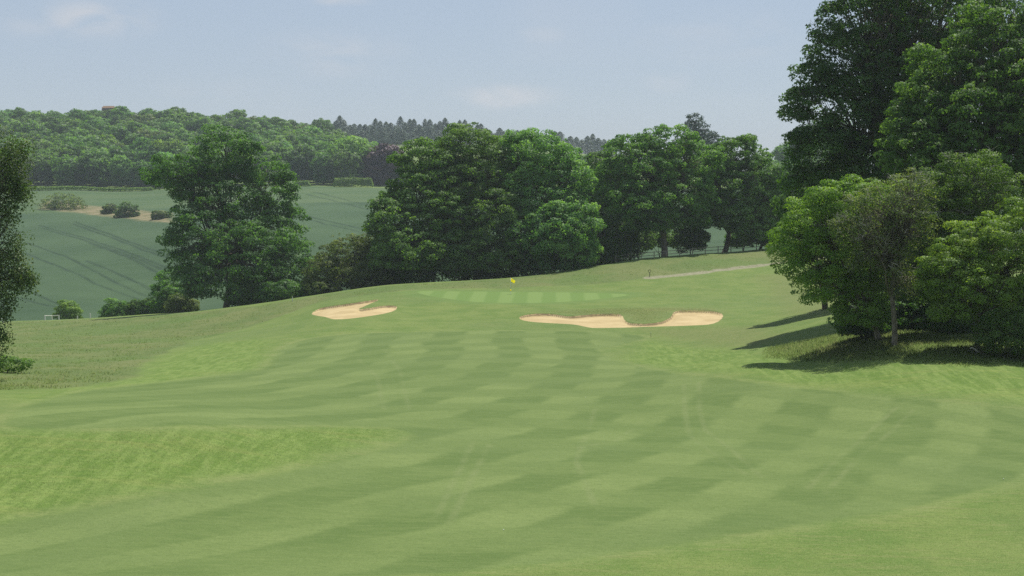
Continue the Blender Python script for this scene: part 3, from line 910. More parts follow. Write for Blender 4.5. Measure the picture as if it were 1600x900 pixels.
for i, (u, v, ru, rv, Y, mt, lb) in enumerate([(985, 372, 30, 22, 276, 'deep', 'dark bush left of the pale oak trunk'), (1078, 368, 22, 20, 276, 'deep', 'dark bush just right of the pale oak trunk'),
      (640, 425, 36, 20, 258, 'deep', 'dark undergrowth at the foot of the sycamore, above the left bunker'), (740, 420, 38, 20, 260, 'olive', 'olive undergrowth under the tall grey green tree'), (810, 412, 40, 22, 262, 'deep', 'dark undergrowth straight behind the flag'),
      (1030, 372, 30, 12, 281, 'mid', 'pale bushy regrowth seen behind the pale oak trunk'), (1205, 368, 18, 14, 281, 'deep', 'dark bush at the far right foot of the row'), (890, 400, 40, 22, 266, 'deep', 'dark undergrowth under the pale domed tree'), (945, 395, 30, 22, 270, 'deep', 'dark undergrowth at the bend of the tree line'), (585, 432, 30, 18, 256, 'olive', 'olive bush beside the thicket, left of the sycamore'),
      (450, 458, 32, 16, 258, 'deep', 'dark bush under the right side of the huge tree'), (400, 466, 34, 14, 262, 'deep', 'dark bush under the middle of the huge tree'), (1160, 372, 22, 12, 284, 'mid', 'leafy bush beside the leaning trunk')]):
    tree('bush', lb, 'bush', u, Y, [(u, v, ru, rv), (u - ru * .5, v + rv * .4, ru * .6, rv * .7), (u + ru * .5, v + rv * .3, ru * .6, rv * .7)], mt, 0.32, 7000, 0.8, 0.12, 0.3, 30 + i, group=USH, bark=M_BARK_D, low_cut=-0.95)
# --- hedge line bushes on the left
for i, (u, v, ru, rv, Y, mt, lb) in enumerate([
      (105, 487, 20, 15, 330, 'lime', 'round bright green bush beside the white rail'), (181, 484, 20, 14, 318, 'fresh', 'round mid green bush standing alone in the gap of the hedge line'),
      (212, 481, 14, 12, 312, 'deep', 'small dark bush, third from the left along the meadow edge'), (233, 480, 14, 12, 308, 'deep', 'small dark bush touching the tall upright shrub'),
      (265, 448, 26, 26, 292, 'deep', 'tall rounded dark shrub left of the huge tree'), (262, 470, 24, 22, 288, 'deep', 'dense low shrub under the tall rounded one'),
      (284, 475, 24, 13, 281, 'olive', 'yellowish elder bush with pale flower heads on the meadow edge'), (508, 452, 22, 10, 254, 'olive', 'pale sprawling briar in front of the hawthorn thicket')]):
    tree('bush', lb, 'bush', u, Y, [(u, v, ru * .8, rv), (u - ru * .45, v + rv * .35, ru * .6, rv * .7), (u + ru * .45, v + rv * .35, ru * .6, rv * .7)], mt, 0.27, 7000, 0.7, 0.1, 0.3, 50 + i, bark=M_BARK_D, low_cut=-0.95)
# bushes on the strip across the fields
for i, (u, v, ru, rv, Y, mt, lb) in enumerate([(98, 316, 32, 13, 655, 'olive', 'wide bush on the straw coloured bank between the far fields'), (172, 327, 10, 8, 650, 'olive', 'small brown green bush in the middle of the straw bank'),
      (198, 329, 16, 12, 648, 'deep', 'round dark bush right of the small one on the straw bank'), (252, 337, 14, 6, 660, 'olive', 'low scrub at the right end of the straw bank')]):
    Y = hit(u, v + rv * 0.8, 560, 760)[1]
    tree('bush', lb, 'bush', u, Y, [(u, v, ru * .8, rv), (u - ru * .45, v + rv * .3, ru * .6, rv * .7), (u + ru * .45, v + rv * .35, ru * .6, rv * .7)], mt, 0.55, 3500, 1.3, 0.15, 0.3, 70 + i, bark=M_BARK_D, low_cut=-0.95)

# --- grove on the right
def dead_twigs(n, span, rad=0.03):
    def f(mb, LB, cc, r, off):
        for k in range(n):
            c, R = LB[int(r.integers(len(LB)))]
            d = unit(r.normal(size=3) + np.array([0, -0.5, 0.35]))
            p0 = c + d * R * 0.45
            p1 = c + d * R * (0.85 + 0.2 * r.random()) + r.normal(size=3) * .25
            p2 = c + d * R * (1.02 + 0.22 * r.random()) + r.normal(size=3) * .35 + np.array([0, 0, .1])
            mb.tube([p0, p1, p2], [rad, rad * .7, rad * .3], 3)
            for j in range(4):
                w = r.random()
                s = p0 * (1 - w) + p1 * w if j < 2 else p1 * (1 - w) + p2 * w
                mb.tube([s, s + unit(d + r.normal(size=3) * .8) * span * (0.4 + r.random() * .8)], [rad * .5, rad * .2], 3)
    return f
tree('tall_beech', 'very tall dark tree with sky showing through, its left side against the sky', 'tree', 1395, 152,
     [(1350, 40, 66, 50), (1310, 100, 52, 46), (1420, 70, 70, 60, 3), (1375, 130, 80, 50), (1290, 165, 46, 42), (1340, 200, 70, 50), (1425, 175, 60, 50, 2), (1290, 240, 48, 46), (1350, 275, 60, 44), (1282, 290, 42, 34), (1400, -30, 100, 56), (1480, 20, 60, 60, 4), (1255, 158, 22, 14), (1248, 232, 16, 20), (1440, 280, 60, 60, 3), (1495, 70, 50, 50, 5), (1470, 110, 50, 50, 5)],
     'deep', 0.30, 84000, 1.05, 0.75, 0.35, 101, extra=dead_twigs(90, .9, .035), tri=True, dens=0.75)
tree('lime_tree', 'bright green full-leaved tall tree at the upper right edge', 'tree', 1545, 138,
     [(1570, 70, 78, 60), (1500, 110, 62, 44), (1600, 150, 90, 70, -3), (1480, 165, 70, 42), (1540, 200, 90, 54, -3), (1440, 200, 52, 36), (1430, 240, 50, 36, -2), (1500, 255, 76, 44, -3), (1590, 250, 70, 50, -4), (1660, 120, 80, 90), (1620, 20, 90, 60, 2), (1640, 300, 60, 60), (1480, 300, 60, 40, 2)],
     'mid', 0.27, 100000, 0.95, 0.6, 0.3, 102, tri=True)
tree('maple_tree', 'light green low maple on a leaning trunk, leftmost tree of the grove', 'tree', 1376, 119,
     [(1330, 318, 58, 38), (1275, 350, 48, 40), (1340, 370, 62, 50), (1245, 382, 36, 34), (1285, 410, 58, 42), (1232, 410, 24, 24), (1330, 440, 60, 40, 3), (1290, 450, 42, 26), (1345, 480, 34, 36, 1), (1405, 330, 40, 40, 3)], 'lime', 0.21, 58000, 0.78, 0.27, 0.35, 103, tri=False, dens=0.6)
tree('half_dead_tree', 'thin half dead tree with bare grey twigs in the middle of the grove', 'tree', 1399, 115,
     [(1385, 325, 48, 42), (1350, 365, 44, 26), (1415, 355, 44, 44), (1380, 400, 48, 34), (1430, 300, 30, 26), (1400, 445, 34, 26, 2)], 'olive', 0.18, 12000, 0.6, 0.24, 0.42, 104, bark=M_BARK, extra=dead_twigs(95, .75, .022), tri=False, twig=0.8)
tree('half_dead_tree', 'tall sparse grey green tree with thin twigs at its top, behind the yellow green tree', 'tree', 1490, 122,
     [(1520, 290, 56, 44), (1475, 320, 48, 46), (1555, 320, 40, 44), (1500, 370, 54, 48), (1450, 380, 34, 40), (1460, 430, 40, 44)], 'mid', 0.19, 42000, 0.72, 0.25, 0.5, 105, bark=M_BARK, extra=dead_twigs(110, .7, .022), tri=False)
tree('field_maple', 'bright yellow green small tree at the right edge in front of the grove', 'tree', 1527, 112,
     [(1550, 385, 60, 44), (1500, 405, 48, 34), (1585, 420, 60, 50), (1480, 430, 36, 30, -1), (1530, 450, 60, 36, -1), (1600, 370, 50, 40), (1500, 470, 34, 26, 1), (1640, 450, 50, 60), (1490, 485, 22, 24, -1)], 'lime', 0.20, 56000, 0.76, 0.2, 0.4, 106, tri=False, dens=0.6)
tree('bush', 'dense dark green bush in the bottom right of the grove', 'bush', 1580, 109,
     [(1585, 510, 44, 30), (1552, 525, 24, 20), (1620, 520, 44, 34), (1575, 530, 40, 16)], 'mid', 0.16, 16000, 0.5, 0.08, 0.3, 107, tri=False, low_cut=-0.95)
for i, (u, v, ru, rv, Y, lb) in enumerate([(1345, 498, 26, 24, 123, 'dark bush hanging low behind the leaning trunk of the grove'), (1440, 500, 40, 32, 125, 'dark bush between the half dead tree and the yellow green tree'),
        (1495, 508, 34, 30, 121, 'dark bush under the left side of the yellow green tree'), (1560, 500, 44, 34, 122, 'dark bush behind the dense bush at the right edge'), (1390, 480, 30, 30, 127, 'dark bush right behind the two trunks of the grove')]):
    tree('bush', lb, 'bush', u, Y, [(u, v, ru, rv), (u - ru * .5, v + rv * .4, ru * .6, rv * .7), (u + ru * .5, v + rv * .3, ru * .6, rv * .7)], 'deep', 0.2, 9000, 0.6, 0.1, 0.3, 140 + i, bark=M_BARK_D, low_cut=-0.95)
tree('shaded_tree', 'dark shaded tree deep inside the grove behind the half dead tree', 'tree', 1440, 135,
     [(1420, 400, 60, 60), (1440, 460, 60, 40), (1370, 440, 46, 50), (1340, 490, 30, 26), (1500, 440, 60, 60), (1500, 500, 50, 26), (1560, 480, 60, 40), (1430, 505, 50, 20)], 'deep', 0.26, 40000, 0.9, 0.35, 0.4, 108, bark=M_BARK_D, low_cut=-0.95)
tree('shaded_tree', 'dark shaded tree at the back of the grove below the tall beech', 'tree', 1290, 168,
     [(1255, 330, 34, 50), (1300, 350, 60, 60), (1262, 385, 24, 30)], 'deep', 0.32, 16000, 1.05, 0.35, 0.4, 109, bark=M_BARK_D)
# --- left edge
tree('drooping_tree', 'dark drooping bough of a bronze green tree cutting in at the left edge', 'tree', -75, 118,
     [(-6, 238, 44, 26), (-30, 285, 60, 34), (14, 268, 24, 14), (24, 240, 16, 8), (8, 298, 26, 12), (-20, 335, 44, 24), (-22, 372, 50, 24), (-2, 392, 36, 18), (14, 412, 30, 16), (34, 436, 20, 11), (-12, 440, 44, 22), (-10, 470, 30, 20), (-4, 492, 12, 12), (-60, 400, 50, 90), (-90, 270, 70, 70), (-14, 522, 22, 5), (-12, 547, 22, 6), (-60, 190, 50, 50)],
     'droopy', 0.22, 36000, 0.7, 0.4, 0.4, 110, bark=M_BARK_D, tri=False, droop=1.8, flat=0.8, dens=0.9)
tree('bush', 'low bright green nettle clump under the drooping tree at the left edge', 'bush', 12, 124,
     [(4, 572, 26, 12), (28, 570, 16, 8), (-20, 568, 24, 16)], 'mid', 0.14, 7000, 0.35, 0.05, 0.3, 111, tri=False, low_cut=-0.95)

# --- prototypes for the distant wood
SOFT = {}
def proto_broadleaf(seed, leaf=0.95, n=4200, clump=1.5):
    r = np.random.default_rng(seed)
    H_, R_ = 1.0, 1.0
    lobes = [(np.array([0, 0, 9.0]), np.array([6.0, 6.0, 6.0]))]
    for k in range(5):
        a = r.random() * 6.28; q = 2.6 + r.random() * 2.2
        lobes.append((np.array([math.cos(a) * q, math.sin(a) * q, 7.0 + r.random() * 5.5]), np.array([3.6, 3.6, 3.2]) * (0.8 + 0.4 * r.random())))
    for k in range(3):
        a = r.random() * 6.28
        lobes.append((np.array([math.cos(a) * 3.5, math.sin(a) * 3.5, 3.8]), np.array([3.4, 3.4, 3.2])))
    cc, pos, nrm, tint = foliage(lobes, clump, leaf, n, r)
    lm = leaf_mesh('far_tree', pos, nrm, leaf, tint, r, tri=True, aspect=0.85)
    SOFT[lm.name] = np.repeat(unit(foliage.soft * .65 + nrm * .55), 3, 0)
    return lm
def add_trunk(me, mb, leafmat, bark):
    v, fl, sz = mb.arrays()
    n0, l0, p0 = len(me.vertices), len(me.loops), len(me.polygons)
    co = np.zeros(n0 * 3, np.float32); me.vertices.foreach_get('co', co)
    li = np.zeros(l0, np.int32); me.loops.foreach_get('vertex_index', li)
    lt = np.zeros(p0, np.int32); me.polygons.foreach_get('loop_total', lt)
    ti = np.zeros(n0, np.float32); me.attributes['tint'].data.foreach_get('value', ti)
    new = np_mesh(me.name, np.concatenate([co.reshape(-1, 3), v]), np.concatenate([li, np.array(fl) + n0]), np.concatenate([lt, sz]), {'tint': np.concatenate([ti, np.zeros(len(v))])})
    new.materials.append(leafmat); new.materials.append(bark)
    if me.name in SOFT:
        vnn = np.zeros((len(new.vertices), 3), np.float32)
        vnn[:n0] = SOFT[me.name]
        tv = v - v.mean(0) * np.array([1, 1, 0]); tv[:, 2] = 0
        vnn[n0:] = unit(tv)
        new.polygons.foreach_set('use_smooth', np.ones(len(new.polygons), bool))
        new.normals_split_custom_set_from_vertices(vnn)
    new.polygons.foreach_set('material_index', np.concatenate([np.zeros(p0), np.ones(len(sz))]).astype(np.int32))
    return new
def far_proto(seed, mat, **kw):
    me = proto_broadleaf(seed, **kw)
    mb = MB(); mb.tube([(0, 0, -2), (0.1, 0, 3), (0, 0.1, 8)], [0.45, 0.35, 0.15], 5)
    return add_trunk(me, mb, M_LF[mat], M_BARK_D)
PB = [far_proto(201 + i, ['mid', 'deep', 'mid', 'fresh', 'deep', 'mid', 'olive', 'fresh'][i]) for i in range(8)]
PLIME = far_proto(230, 'lime'); PBEECH = far_proto(231, 'beech', n=6000)

def conifer(seed, mat='needle', h=20.0, w=3.2):
    r = np.random.default_rng(seed)
    pts, nrs = [], []
    n = 2200
    z = r.random(n) ** 0.8 * h * 0.92 + h * 0.08
    lay = np.floor(z / 1.3) * 1.3
    f = (1 - z / h)
    a = r.random(n) * 6.28
    lobe = 0.7 + 0.3 * np.sin(a * 5 + lay * 3)
    rad = (w * 1.25 * (f ** 0.52) * lobe * (0.75 + 0.35 * r.random(n))) * (0.35 + 0.65 * r.random(n) ** 0.4)
    pos = np.stack([np.cos(a) * rad, np.sin(a) * rad, z - rad * 0.28], 1)
    nrm = unit(np.stack([np.cos(a) * 0.5, np.sin(a) * 0.5, np.ones(n)], 1) + r.normal(size=(n, 3)) * 0.4)
    me = leaf_mesh('conifer', pos, nrm, 1.05, np.clip(0.5 + r.normal(size=n) * .2, 0, 1), r, tri=True, aspect=0.6)
    mb = MB(); mb.tube([(0, 0, -2), (0, 0, h * .5), (0, 0, h * 1.0)], [0.35, 0.25, 0.04], 5)
    return add_trunk(me, mb, M_LF[mat], M_BARK_D)
PC = [conifer(301 + i, h=19 + i, w=8.5 + 1.0 * (i % 3)) for i in range(5)]

def place(me, name, x, y, z, sc, rz, label, cat, group=None):
    o = bpy.data.objects.new(name, me)
    COL.objects.link(o)
    o.location = (x, y, z); o.scale = sc; o.rotation_euler = (0, 0, rz)
    tagit(o, label, cat, group)
    return o

# wood on the hillside, upper left
cnt = 0
y = 778.0
rowi = 0
while y < 1075:
    u = -45 + (rowi % 2) * 14
    u_max = 588 if y < 900 else 560 - (y - 900) * 0.35
    stepu = 13.2 / y * FPX
    while u < u_max and cnt < 296:
        uu = u + random.uniform(-6, 6); yy = y + random.uniform(-7, 7)
        x = ray(uu, 450)[0] * yy
        s = random.uniform(0.88, 1.22) * (1.0 if y < 1000 else 1.04)
        me = PB[random.choices(range(8), [5, 4, 5, 1.5, 4, 5, 1.2, 1.2])[0]]
        z = gz(x, yy)
        front = rowi == 0
        if not (front and 560 < uu) and not (yy > 985 and abs(uu - 174) < 16):
            side = 'above the left field bushes' if uu < 130 else 'left of the huge tree' if uu < 240 else 'above the huge tree' if uu < 440 else 'towards its right end'
            band = 'at the front foot of' if front else 'in the lower rows of' if yy < 860 else 'half way up' if yy < 960 else 'on the skyline of'
            look = {0: 'mid green', 1: 'dark green', 2: 'green', 3: 'light green', 4: 'deep green', 5: 'plain green', 6: 'olive green', 7: 'pale green'}[PB.index(me)]
            place(me, 'woodland_tree', x, yy, z, (s * random.uniform(.95, 1.15), s, s * random.uniform(0.95, 1.2)), random.uniform(0, 6.28),
              look + ' tree ' + band + ' the hillside wood, ' + side, 'tree',
              look + ' trees ' + band + ' the hillside wood, ' + side)
            cnt += 1
        u += stepu
    y += 17.0 + rowi * 0.35
    rowi += 1
def place_px(me, name, u, vtop, Y, hh, wx, label, cat, group=None, sink=0.0):
    x = ray(u, 450)[0] * Y
    z = gz(x, Y)
    ztop = at(u, vtop, Y)[2]
    s = (ztop - z) / hh
    return place(me, name, x, Y, z, (wx, wx, s), random.uniform(0, 6.28), label, cat, group)
place_px(PLIME, 'woodland_tree', 546, 217, 800, 15.3, 1.65, 'yellow green tree at the right end of the hillside wood', 'tree')
place_px(PLIME, 'woodland_tree', 262, 222, 800, 15.3, 1.0, 'pale yellow green tree inside the wood above the huge tree', 'tree')
place_px(PBEECH, 'copper_beech', 604, 229, 788, 15.3, 1.55, 'dark purple copper beech right of the hillside wood', 'tree')
tree('pine_tree', 'lone dark pine rising above the oak against the sky', 'tree', 1086, 560,
     [(1086, 187, 10, 8), (1088, 198, 16, 9), (1082, 208, 14, 9), (1096, 212, 16, 9), (1088, 228, 20, 16), (1090, 255, 18, 22)], 'needle', 0.6, 5000, 1.2, 0.4, 0.7, 130, bark=M_BARK_D)
tree('pine_tree', 'lower dark pine touching the right side of the lone pine', 'tree', 1108, 585,
     [(1106, 212, 12, 7), (1112, 222, 16, 9), (1110, 240, 18, 16), (1116, 265, 16, 18)], 'needle', 0.6, 4000, 1.2, 0.35, 0.7, 131, bark=M_BARK_D)
k = 0
for (Y, u0, u1, vt, j) in [(1390, 505, 960, None, 3.0), (1330, 512, 760, None, 3.0), (1270, 560, 720, None, 2.5), (1210, 575, 700, None, 2)]:
    u = u0
    while u < u1:
        vt_ = np.interp(u, [500, 560, 660, 720, 800, 870, 960], [189, 193, 192, 195, 206, 211, 217]) + {1390: 0, 1330: 12, 1270: 26, 1210: 40}[Y] + random.uniform(-6, 6)
        place_px(PC[random.randrange(5)], 'conifer_tree', u, vt_, Y + random.uniform(-15, 15), 20.5, random.uniform(0.9, 1.25), 'dark spruce ' + {1390: 'on the skyline', 1330: 'just under the skyline', 1270: 'low down', 1210: 'lowest down'}[Y] + ' of the plantation, ' + ('left of the copper beech' if u < 580 else 'above the copper beech' if u < 640 else 'over the left of the row' if u < 770 else 'right of the flag'), 'tree', 'spruces at ' + str({1390: 'the skyline', 1330: 'the second line', 1270: 'the third line', 1210: 'the foot'}[Y]) + ', ' + ('far left' if u < 580 else 'above the beech' if u < 640 else 'over the row' if u < 770 else 'right of the flag'))
        u += random.uniform(6.0, 9.5); k += 1
# dark lower trees in front of the plantation and wooded hill on the right
for i in range(26):
    u = 590 + i * 14
    place_px(PB[random.choice([1, 4])], 'woodland_tree', u + random.uniform(-4, 4), 268 - (u - 590) * .05 + random.uniform(-8, 8), 800 + random.uniform(-15, 25), 15.3, 1.15, 'dark broadleaf tree across the valley, glimpsed behind the row', 'tree', 'broadleaf trees glimpsed behind the row')
for i in range(30):
    u = random.uniform(1178, 1330); Y = random.uniform(640, 900)
    vt_ = np.interp(u, [1178, 1205, 1225, 1245, 1290, 1340], [250, 238, 224, 203, 180, 160]) + (900 - Y) * 0.22 + random.uniform(-3, 5)
    place_px(PB[random.choice([1, 4, 0, 2])], 'woodland_tree', u, vt_, Y, 15.3, 1.15, 'hazy bluish tree on the far rise between the row and the grove', 'tree', 'trees on the far right rise')

# hedges at the top of the fields
def hedge(pts, h, w, label, mat, n, seed, leaf=0.5, lo=600, hi=900):
    r = np.random.default_rng(seed)
    P2 = np.array([[ray(u, 450)[0] * Y_, Y_] for u, Y_ in pts])
    seg = np.linalg.norm(np.diff(P2, axis=0), axis=1); cum = np.concatenate([[0], np.cumsum(seg)])
    d = r.random(n) * cum[-1]
    x = np.interp(d, cum, P2[:, 0]); y = np.interp(d, cum, P2[:, 1])
    an = r.random(n) * np.pi; q = 0.75 + 0.3 * r.random(n)
    tap = np.minimum(1, np.minimum(d, cum[-1] - d) / 1.5 + 0.3)
    hv = h * (1 + 0.16 * fbm(d, d * 0, 5, seed))
    ox = np.cos(an) * w * q * 0.6; oz = np.sin(an) ** 0.45 * hv * q * tap
    z = height(x, y)
    pos = np.stack([x, y + ox, z + oz], 1)
    nrm = unit(np.stack([r.normal(size=n) * .3, np.cos(an), np.sin(an) + .2], 1) + r.normal(size=(n, 3)) * .4)
    root = empty('hedge', (P2[0, 0], P2[0, 1], float(z[0])))
    off = np.array(root.location)
    tint = np.clip(0.45 + 0.35 * fbm(d, d * 0, 2, seed + 5) + r.normal(size=n) * .15, 0, 1)
    me = leaf_mesh('foliage', pos - off, nrm, leaf, tint, r, tri=True, aspect=0.85)
    link('foliage', me, root, M_LF[mat])
    mb = MB()
    for t_ in np.arange(1.0, cum[-1] - 1.0, 3.0):
        xx, yy = np.interp(t_, cum, P2[:, 0]), np.interp(t_, cum, P2[:, 1])
        zz = gz(xx, yy)
        mb.tube([(xx - off[0], yy - off[1], zz - off[2] - .3), (xx - off[0], yy - off[1], zz - off[2] + h * .7)], [0.1, 0.05], 4)
    mb.build('stems', M_BARK_D, root)
    tagit(root, label, 'hedge')
hedge([(522, 752), (545, 758), (584, 760)], 4.2, 2.6, 'long clipped bright green hedge at the foot of the yellow green tree', 'lime', 6000, 401)
hedge([(452, 758), (470, 757), (486, 757)], 2.6, 2.0, 'short low hedge with a dark gap at the top of the field', 'lime', 2500, 402)
hedge([(36, 752), (100, 758), (160, 762), (215, 764), (242, 764)], 1.9, 1.8, 'long low hedge along the foot of the hillside wood', 'lime', 6000, 403)
hedge([(380, 762), (420, 760), (448, 759)], 1.9, 1.8, 'low hedge seen through the right boughs of the huge tree', 'lime', 2500, 404)

# ------------------------------------------------------------------ house on the skyline
M_TILE = simple('weathered_tiles', (0.16, 0.10, 0.06), 0.85, 0.3, 1.5)
M_BRICK = simple('brown_brick', (0.20, 0.14, 0.11), 0.9, 0.25, 2.0)
M_GLASS = simple('window_glass', (0.05, 0.06, 0.07), 0.15, 0.1, 1.0, 0.5)
hx, hy = ray(175, 450)[0] * 1085, 1085.0
hzb = gz(hx, hy)
ztop = at(175, 165.5, hy)[2]
root = empty('house', (hx, hy, hzb))
tagit(root, 'brown roofed brick building poking above the hillside wood', 'house')
hh = ztop - hzb
b = MB(); b.box((0, 0, (hh - 1.6) / 2), (8.2, 6, hh - 1.6)); b.build('wall', M_BRICK, root)
b = MB()
b.add([(-4.6, -3.4, hh - 1.7), (4.6, -3.4, hh - 1.7), (4.6, 3.4, hh - 1.7), (-4.6, 3.4, hh - 1.7), (-3.9, 0, hh), (3.9, 0, hh)],
      [(0, 1, 5, 4), (1, 2, 5), (2, 3, 4, 5), (3, 0, 4), (0, 3, 2, 1)])
b.build('roof', M_TILE, root)
b = MB(); b.box((-4.9, 1, hh * .5 - 1), (1.0, 1.0, hh - 2.2)); b.build('chimney', M_BRICK, root)
for u_ in (152, 163, 172, 181, 190, 199):
    place_px(PB[random.choice([0, 1, 2])], 'woodland_tree', u_ + random.uniform(-2, 2), 175 + random.uniform(-1, 2), 1050 + random.uniform(-6, 6), 15.3, 0.8, 'smaller tree just in front of the brown roofed building', 'tree', 'trees hiding the foot of the brown roofed building')
for xx in (-2.4, 0, 2.4):
    b = MB(); b.box((xx, -3.02, hh - 2.6), (0.9, 0.1, 0.9)); b.build('window', M_GLASS, root)

# ------------------------------------------------------------------ flag and pole
M_WHITE = simple('white_paint', (0.78, 0.78, 0.74), 0.5, 0.05)
M_YEL = leaf_material('yellow_cloth', (0.85, 0.72, 0.01), (0.9, 0.80, 0.02), (0.95, 0.85, 0.03), 0.5)
M_BLACK = simple('black_paint', (0.02, 0.022, 0.02), 0.5, 0.1)
M_WOOD = simple('weathered_wood', (0.22, 0.19, 0.14), 0.9, 0.25, 5)
M_WOODW = simple('pale_painted_wood', (0.62, 0.61, 0.56), 0.8, 0.12, 5)
fx, fy = hit(798, 459, 190, 240)
fz = gz(fx, fy)
root = empty('golf_flag', (fx, fy, fz))
tagit(root, 'yellow flag on a thin white pole with a yellow band, on the putting green', 'flag')
b = MB(); b.tube([(0, 0, -0.1), (0, 0, 0.42)], 0.03, 8); b.tube([(0, 0, 0.66), (0, 0, 2.3)], 0.03, 8); b.build('pole', M_WHITE, root, True)
b = MB(); b.tube([(0, 0, 0.42), (0, 0, 0.66)], 0.075, 8); b.build('band', M_YEL, root, True)
b = MB(); b.tube([(0, 0, 2.3), (0, 0, 2.33), (0, 0, 2.36)], [0.03, 0.034, 0.01], 8); b.build('finial', M_YEL, root, True)
vs, fs = [], []
nx, nz = 12, 8
for i in range(nx + 1):
    for j in range(nz + 1):
        s_, t_ = i / nx, j / nz
        vs.append((0.016 + s_ * 0.66 * (1 - 0.25 * t_), 0.07 * math.sin(s_ * 7 + t_ * 2) * s_, 2.28 - t_ * 0.52 * (1 - 0.25 * s_) - s_ ** 1.3 * 0.42))
for i in range(nx):
    for j in range(nz):
        a = i * (nz + 1) + j
        fs.append((a, a + 1, a + nz + 2, a + nz + 1))
b = MB(); b.add(vs, fs); fo = b.build('flag_cloth', M_YEL, root, True)
sm = fo.modifiers.new('thick', 'SOLIDIFY'); sm.thickness = 0.008
b = MB(); b.tube([(0, 0, -0.12), (0, 0, 0.006)], 0.054, 16); b.build('cup', M_WHITE, root)

# hole marker post with a ring on top
mx_, my_ = hit(1015, 433, 200, 260)
mz_ = gz(mx_, my_)
root = empty('marker_post', (mx_, my_, mz_))
tagit(root, 'small black post with a round ring head near the end of the path', 'marker post')
b = MB(); b.tube([(0, 0, -0.2), (0, 0, 0.72)], 0.045, 8); b.build('post', M_BLACK, root, True)
b = MB(); b.tube([(0.2 * math.cos(a), 0, 0.92 + 0.2 * math.sin(a)) for a in np.linspace(0, 2 * math.pi, 17)], 0.035, 6); b.build('ring', M_BLACK, root, True)
# thin stake in front of the right bunker
sx_, sy_ = hit(1017, 527, 130, 180)
root = empty('stake', (sx_, sy_, gz(sx_, sy_)))
tagit(root, 'thin grey stake in the rough in front of the right bunker', 'stake')
b = MB(); b.tube([(0, 0, -0.2), (0, 0, 0.5)], 0.02, 6); b.build('shaft', M_BLACK, root)
b = MB(); b.tube([(0, 0, 0.5), (0, 0, 0.58)], 0.024, 6); b.build('cap', M_WHITE, root)
# golf balls
def ball(u, v, label):
    x, y = hit(u, v)
    z = gz(x, y)
    vs, fs = [], []
    nlat, nlon = 10, 16
    for i in range(nlat + 1):
        th = math.pi * i / nlat
        for j in range(nlon):
            ph = 2 * math.pi * j / nlon
            rr = 0.0214 * (1 - 0.015 * ((i + j) % 2))
            vs.append((rr * math.sin(th) * math.cos(ph), rr * math.sin(th) * math.sin(ph), rr * math.cos(th)))
    for i in range(nlat):
        for j in range(nlon):
            fs.append((i * nlon + j, (i + 1) * nlon + j, (i + 1) * nlon + (j + 1) % nlon, i * nlon + (j + 1) % nlon))
    b = MB(); b.add(vs, fs)
    o = b.build('golf_ball', M_WHITE, None, True)
    o.location = (x, y, z + 0.024)
    tagit(o, label, 'golf ball')
ball(787, 829, 'white golf ball on the near fairway, lower middle of the picture')
ball(1568, 750, 'white golf ball near the right end of the fairway edge')
ball(915, 621, 'tiny white golf ball farther up the fairway below the bunkers')

# ------------------------------------------------------------------ fences
def fence(pts_u, name, label, mat, hgt, rails, lo, hi, pr=0.06, group=None):
    Pn = [hit(u, v, lo, hi) for u, v in pts_u]
    P3 = [Vector((p[0], p[1], gz(p[0], p[1]))) for p in Pn]
    root = empty(name, P3[0])
    tagit(root, label, 'fence', group)
    o = P3[0]
    for p in P3:
        q = p - o
        b = MB(); b.box((q.x, q.y, q.z + hgt / 2 - 0.15), (pr * 2, pr * 2, hgt + 0.3)); b.build('post', mat, root)
    for a, c in zip(P3[:-1], P3[1:]):
        for h in rails:
            q0, q1 = a - o, c - o
            b = MB(); b.tube([(q0.x, q0.y - pr - 0.03, q0.z + h), (q1.x, q1.y - pr - 0.03, q1.z + h + random.uniform(-.05, .05))], 0.05, 4); b.build('rail', mat, root)
fence([(70, 501), (81, 500), (92, 499.5)], 'rail_fence', 'short white wooden rail beside the round bright bush', M_WOODW, 1.0, [0.95], 250, 345, 0.11)
fence([(-14, 506), (5, 505)], 'rail_fence', 'end of a white rail fence at the left edge of the meadow', M_WOODW, 1.1, [0.95], 250, 350, 0.11)
fence([(141, 497.5)], 'fence_post', 'single white post between the round bright bush and the next bush', M_WOODW, 1.0, [], 250, 345, 0.09)
fence([(121, 498.5)], 'fence_post', 'single white post at the right foot of the round bright bush', M_WOODW, 0.7, [], 250, 345, 0.08)
fence([(457, 470)], 'fence_post', 'short pale post under the huge tree at the edge of the rough', M_WOODW, 0.7, [], 220, 262, 0.05)
fence([(u, np.interp(u, [960, 1000, 1100, 1210], [409, 405, 396.5, 388])) for u in range(962, 1210, 20)], 'rail_fence', 'long brown post and rail fence in the shade behind the trunks of the row', M_WOOD, 1.25, [0.55, 1.1], 255, 285, 0.07)

# fallen branch at the edge of the grove
lx, ly = hit(1524, 552, 100, 125)
root = empty('fallen_branch', (lx, ly, gz(lx, ly)))
tagit(root, 'broken fallen branch with a pale torn end, in front of the dark bush', 'branch')
b = MB(); b.tube([(0.25, 0, 0.05), (0.0, 0.05, 0.3), (-0.25, 0, 0.42), (-0.42, 0.0, 0.36)], [0.09, 0.08, 0.07, 0.03], 7); b.build('torn_limb', M_TWIG, root, True)
b = MB(); b.tube([(0.3, 0, 0.06), (0.9, 0.1, 0.12), (1.7, 0, 0.2), (2.6, 0.2, 0.32)], [0.06, 0.055, 0.04, 0.015], 6)
b.tube([(1.4, 0.05, 0.16), (1.9, -0.2, 0.4)], [0.03, 0.01], 4); b.build('stem', M_BARK, root, True)

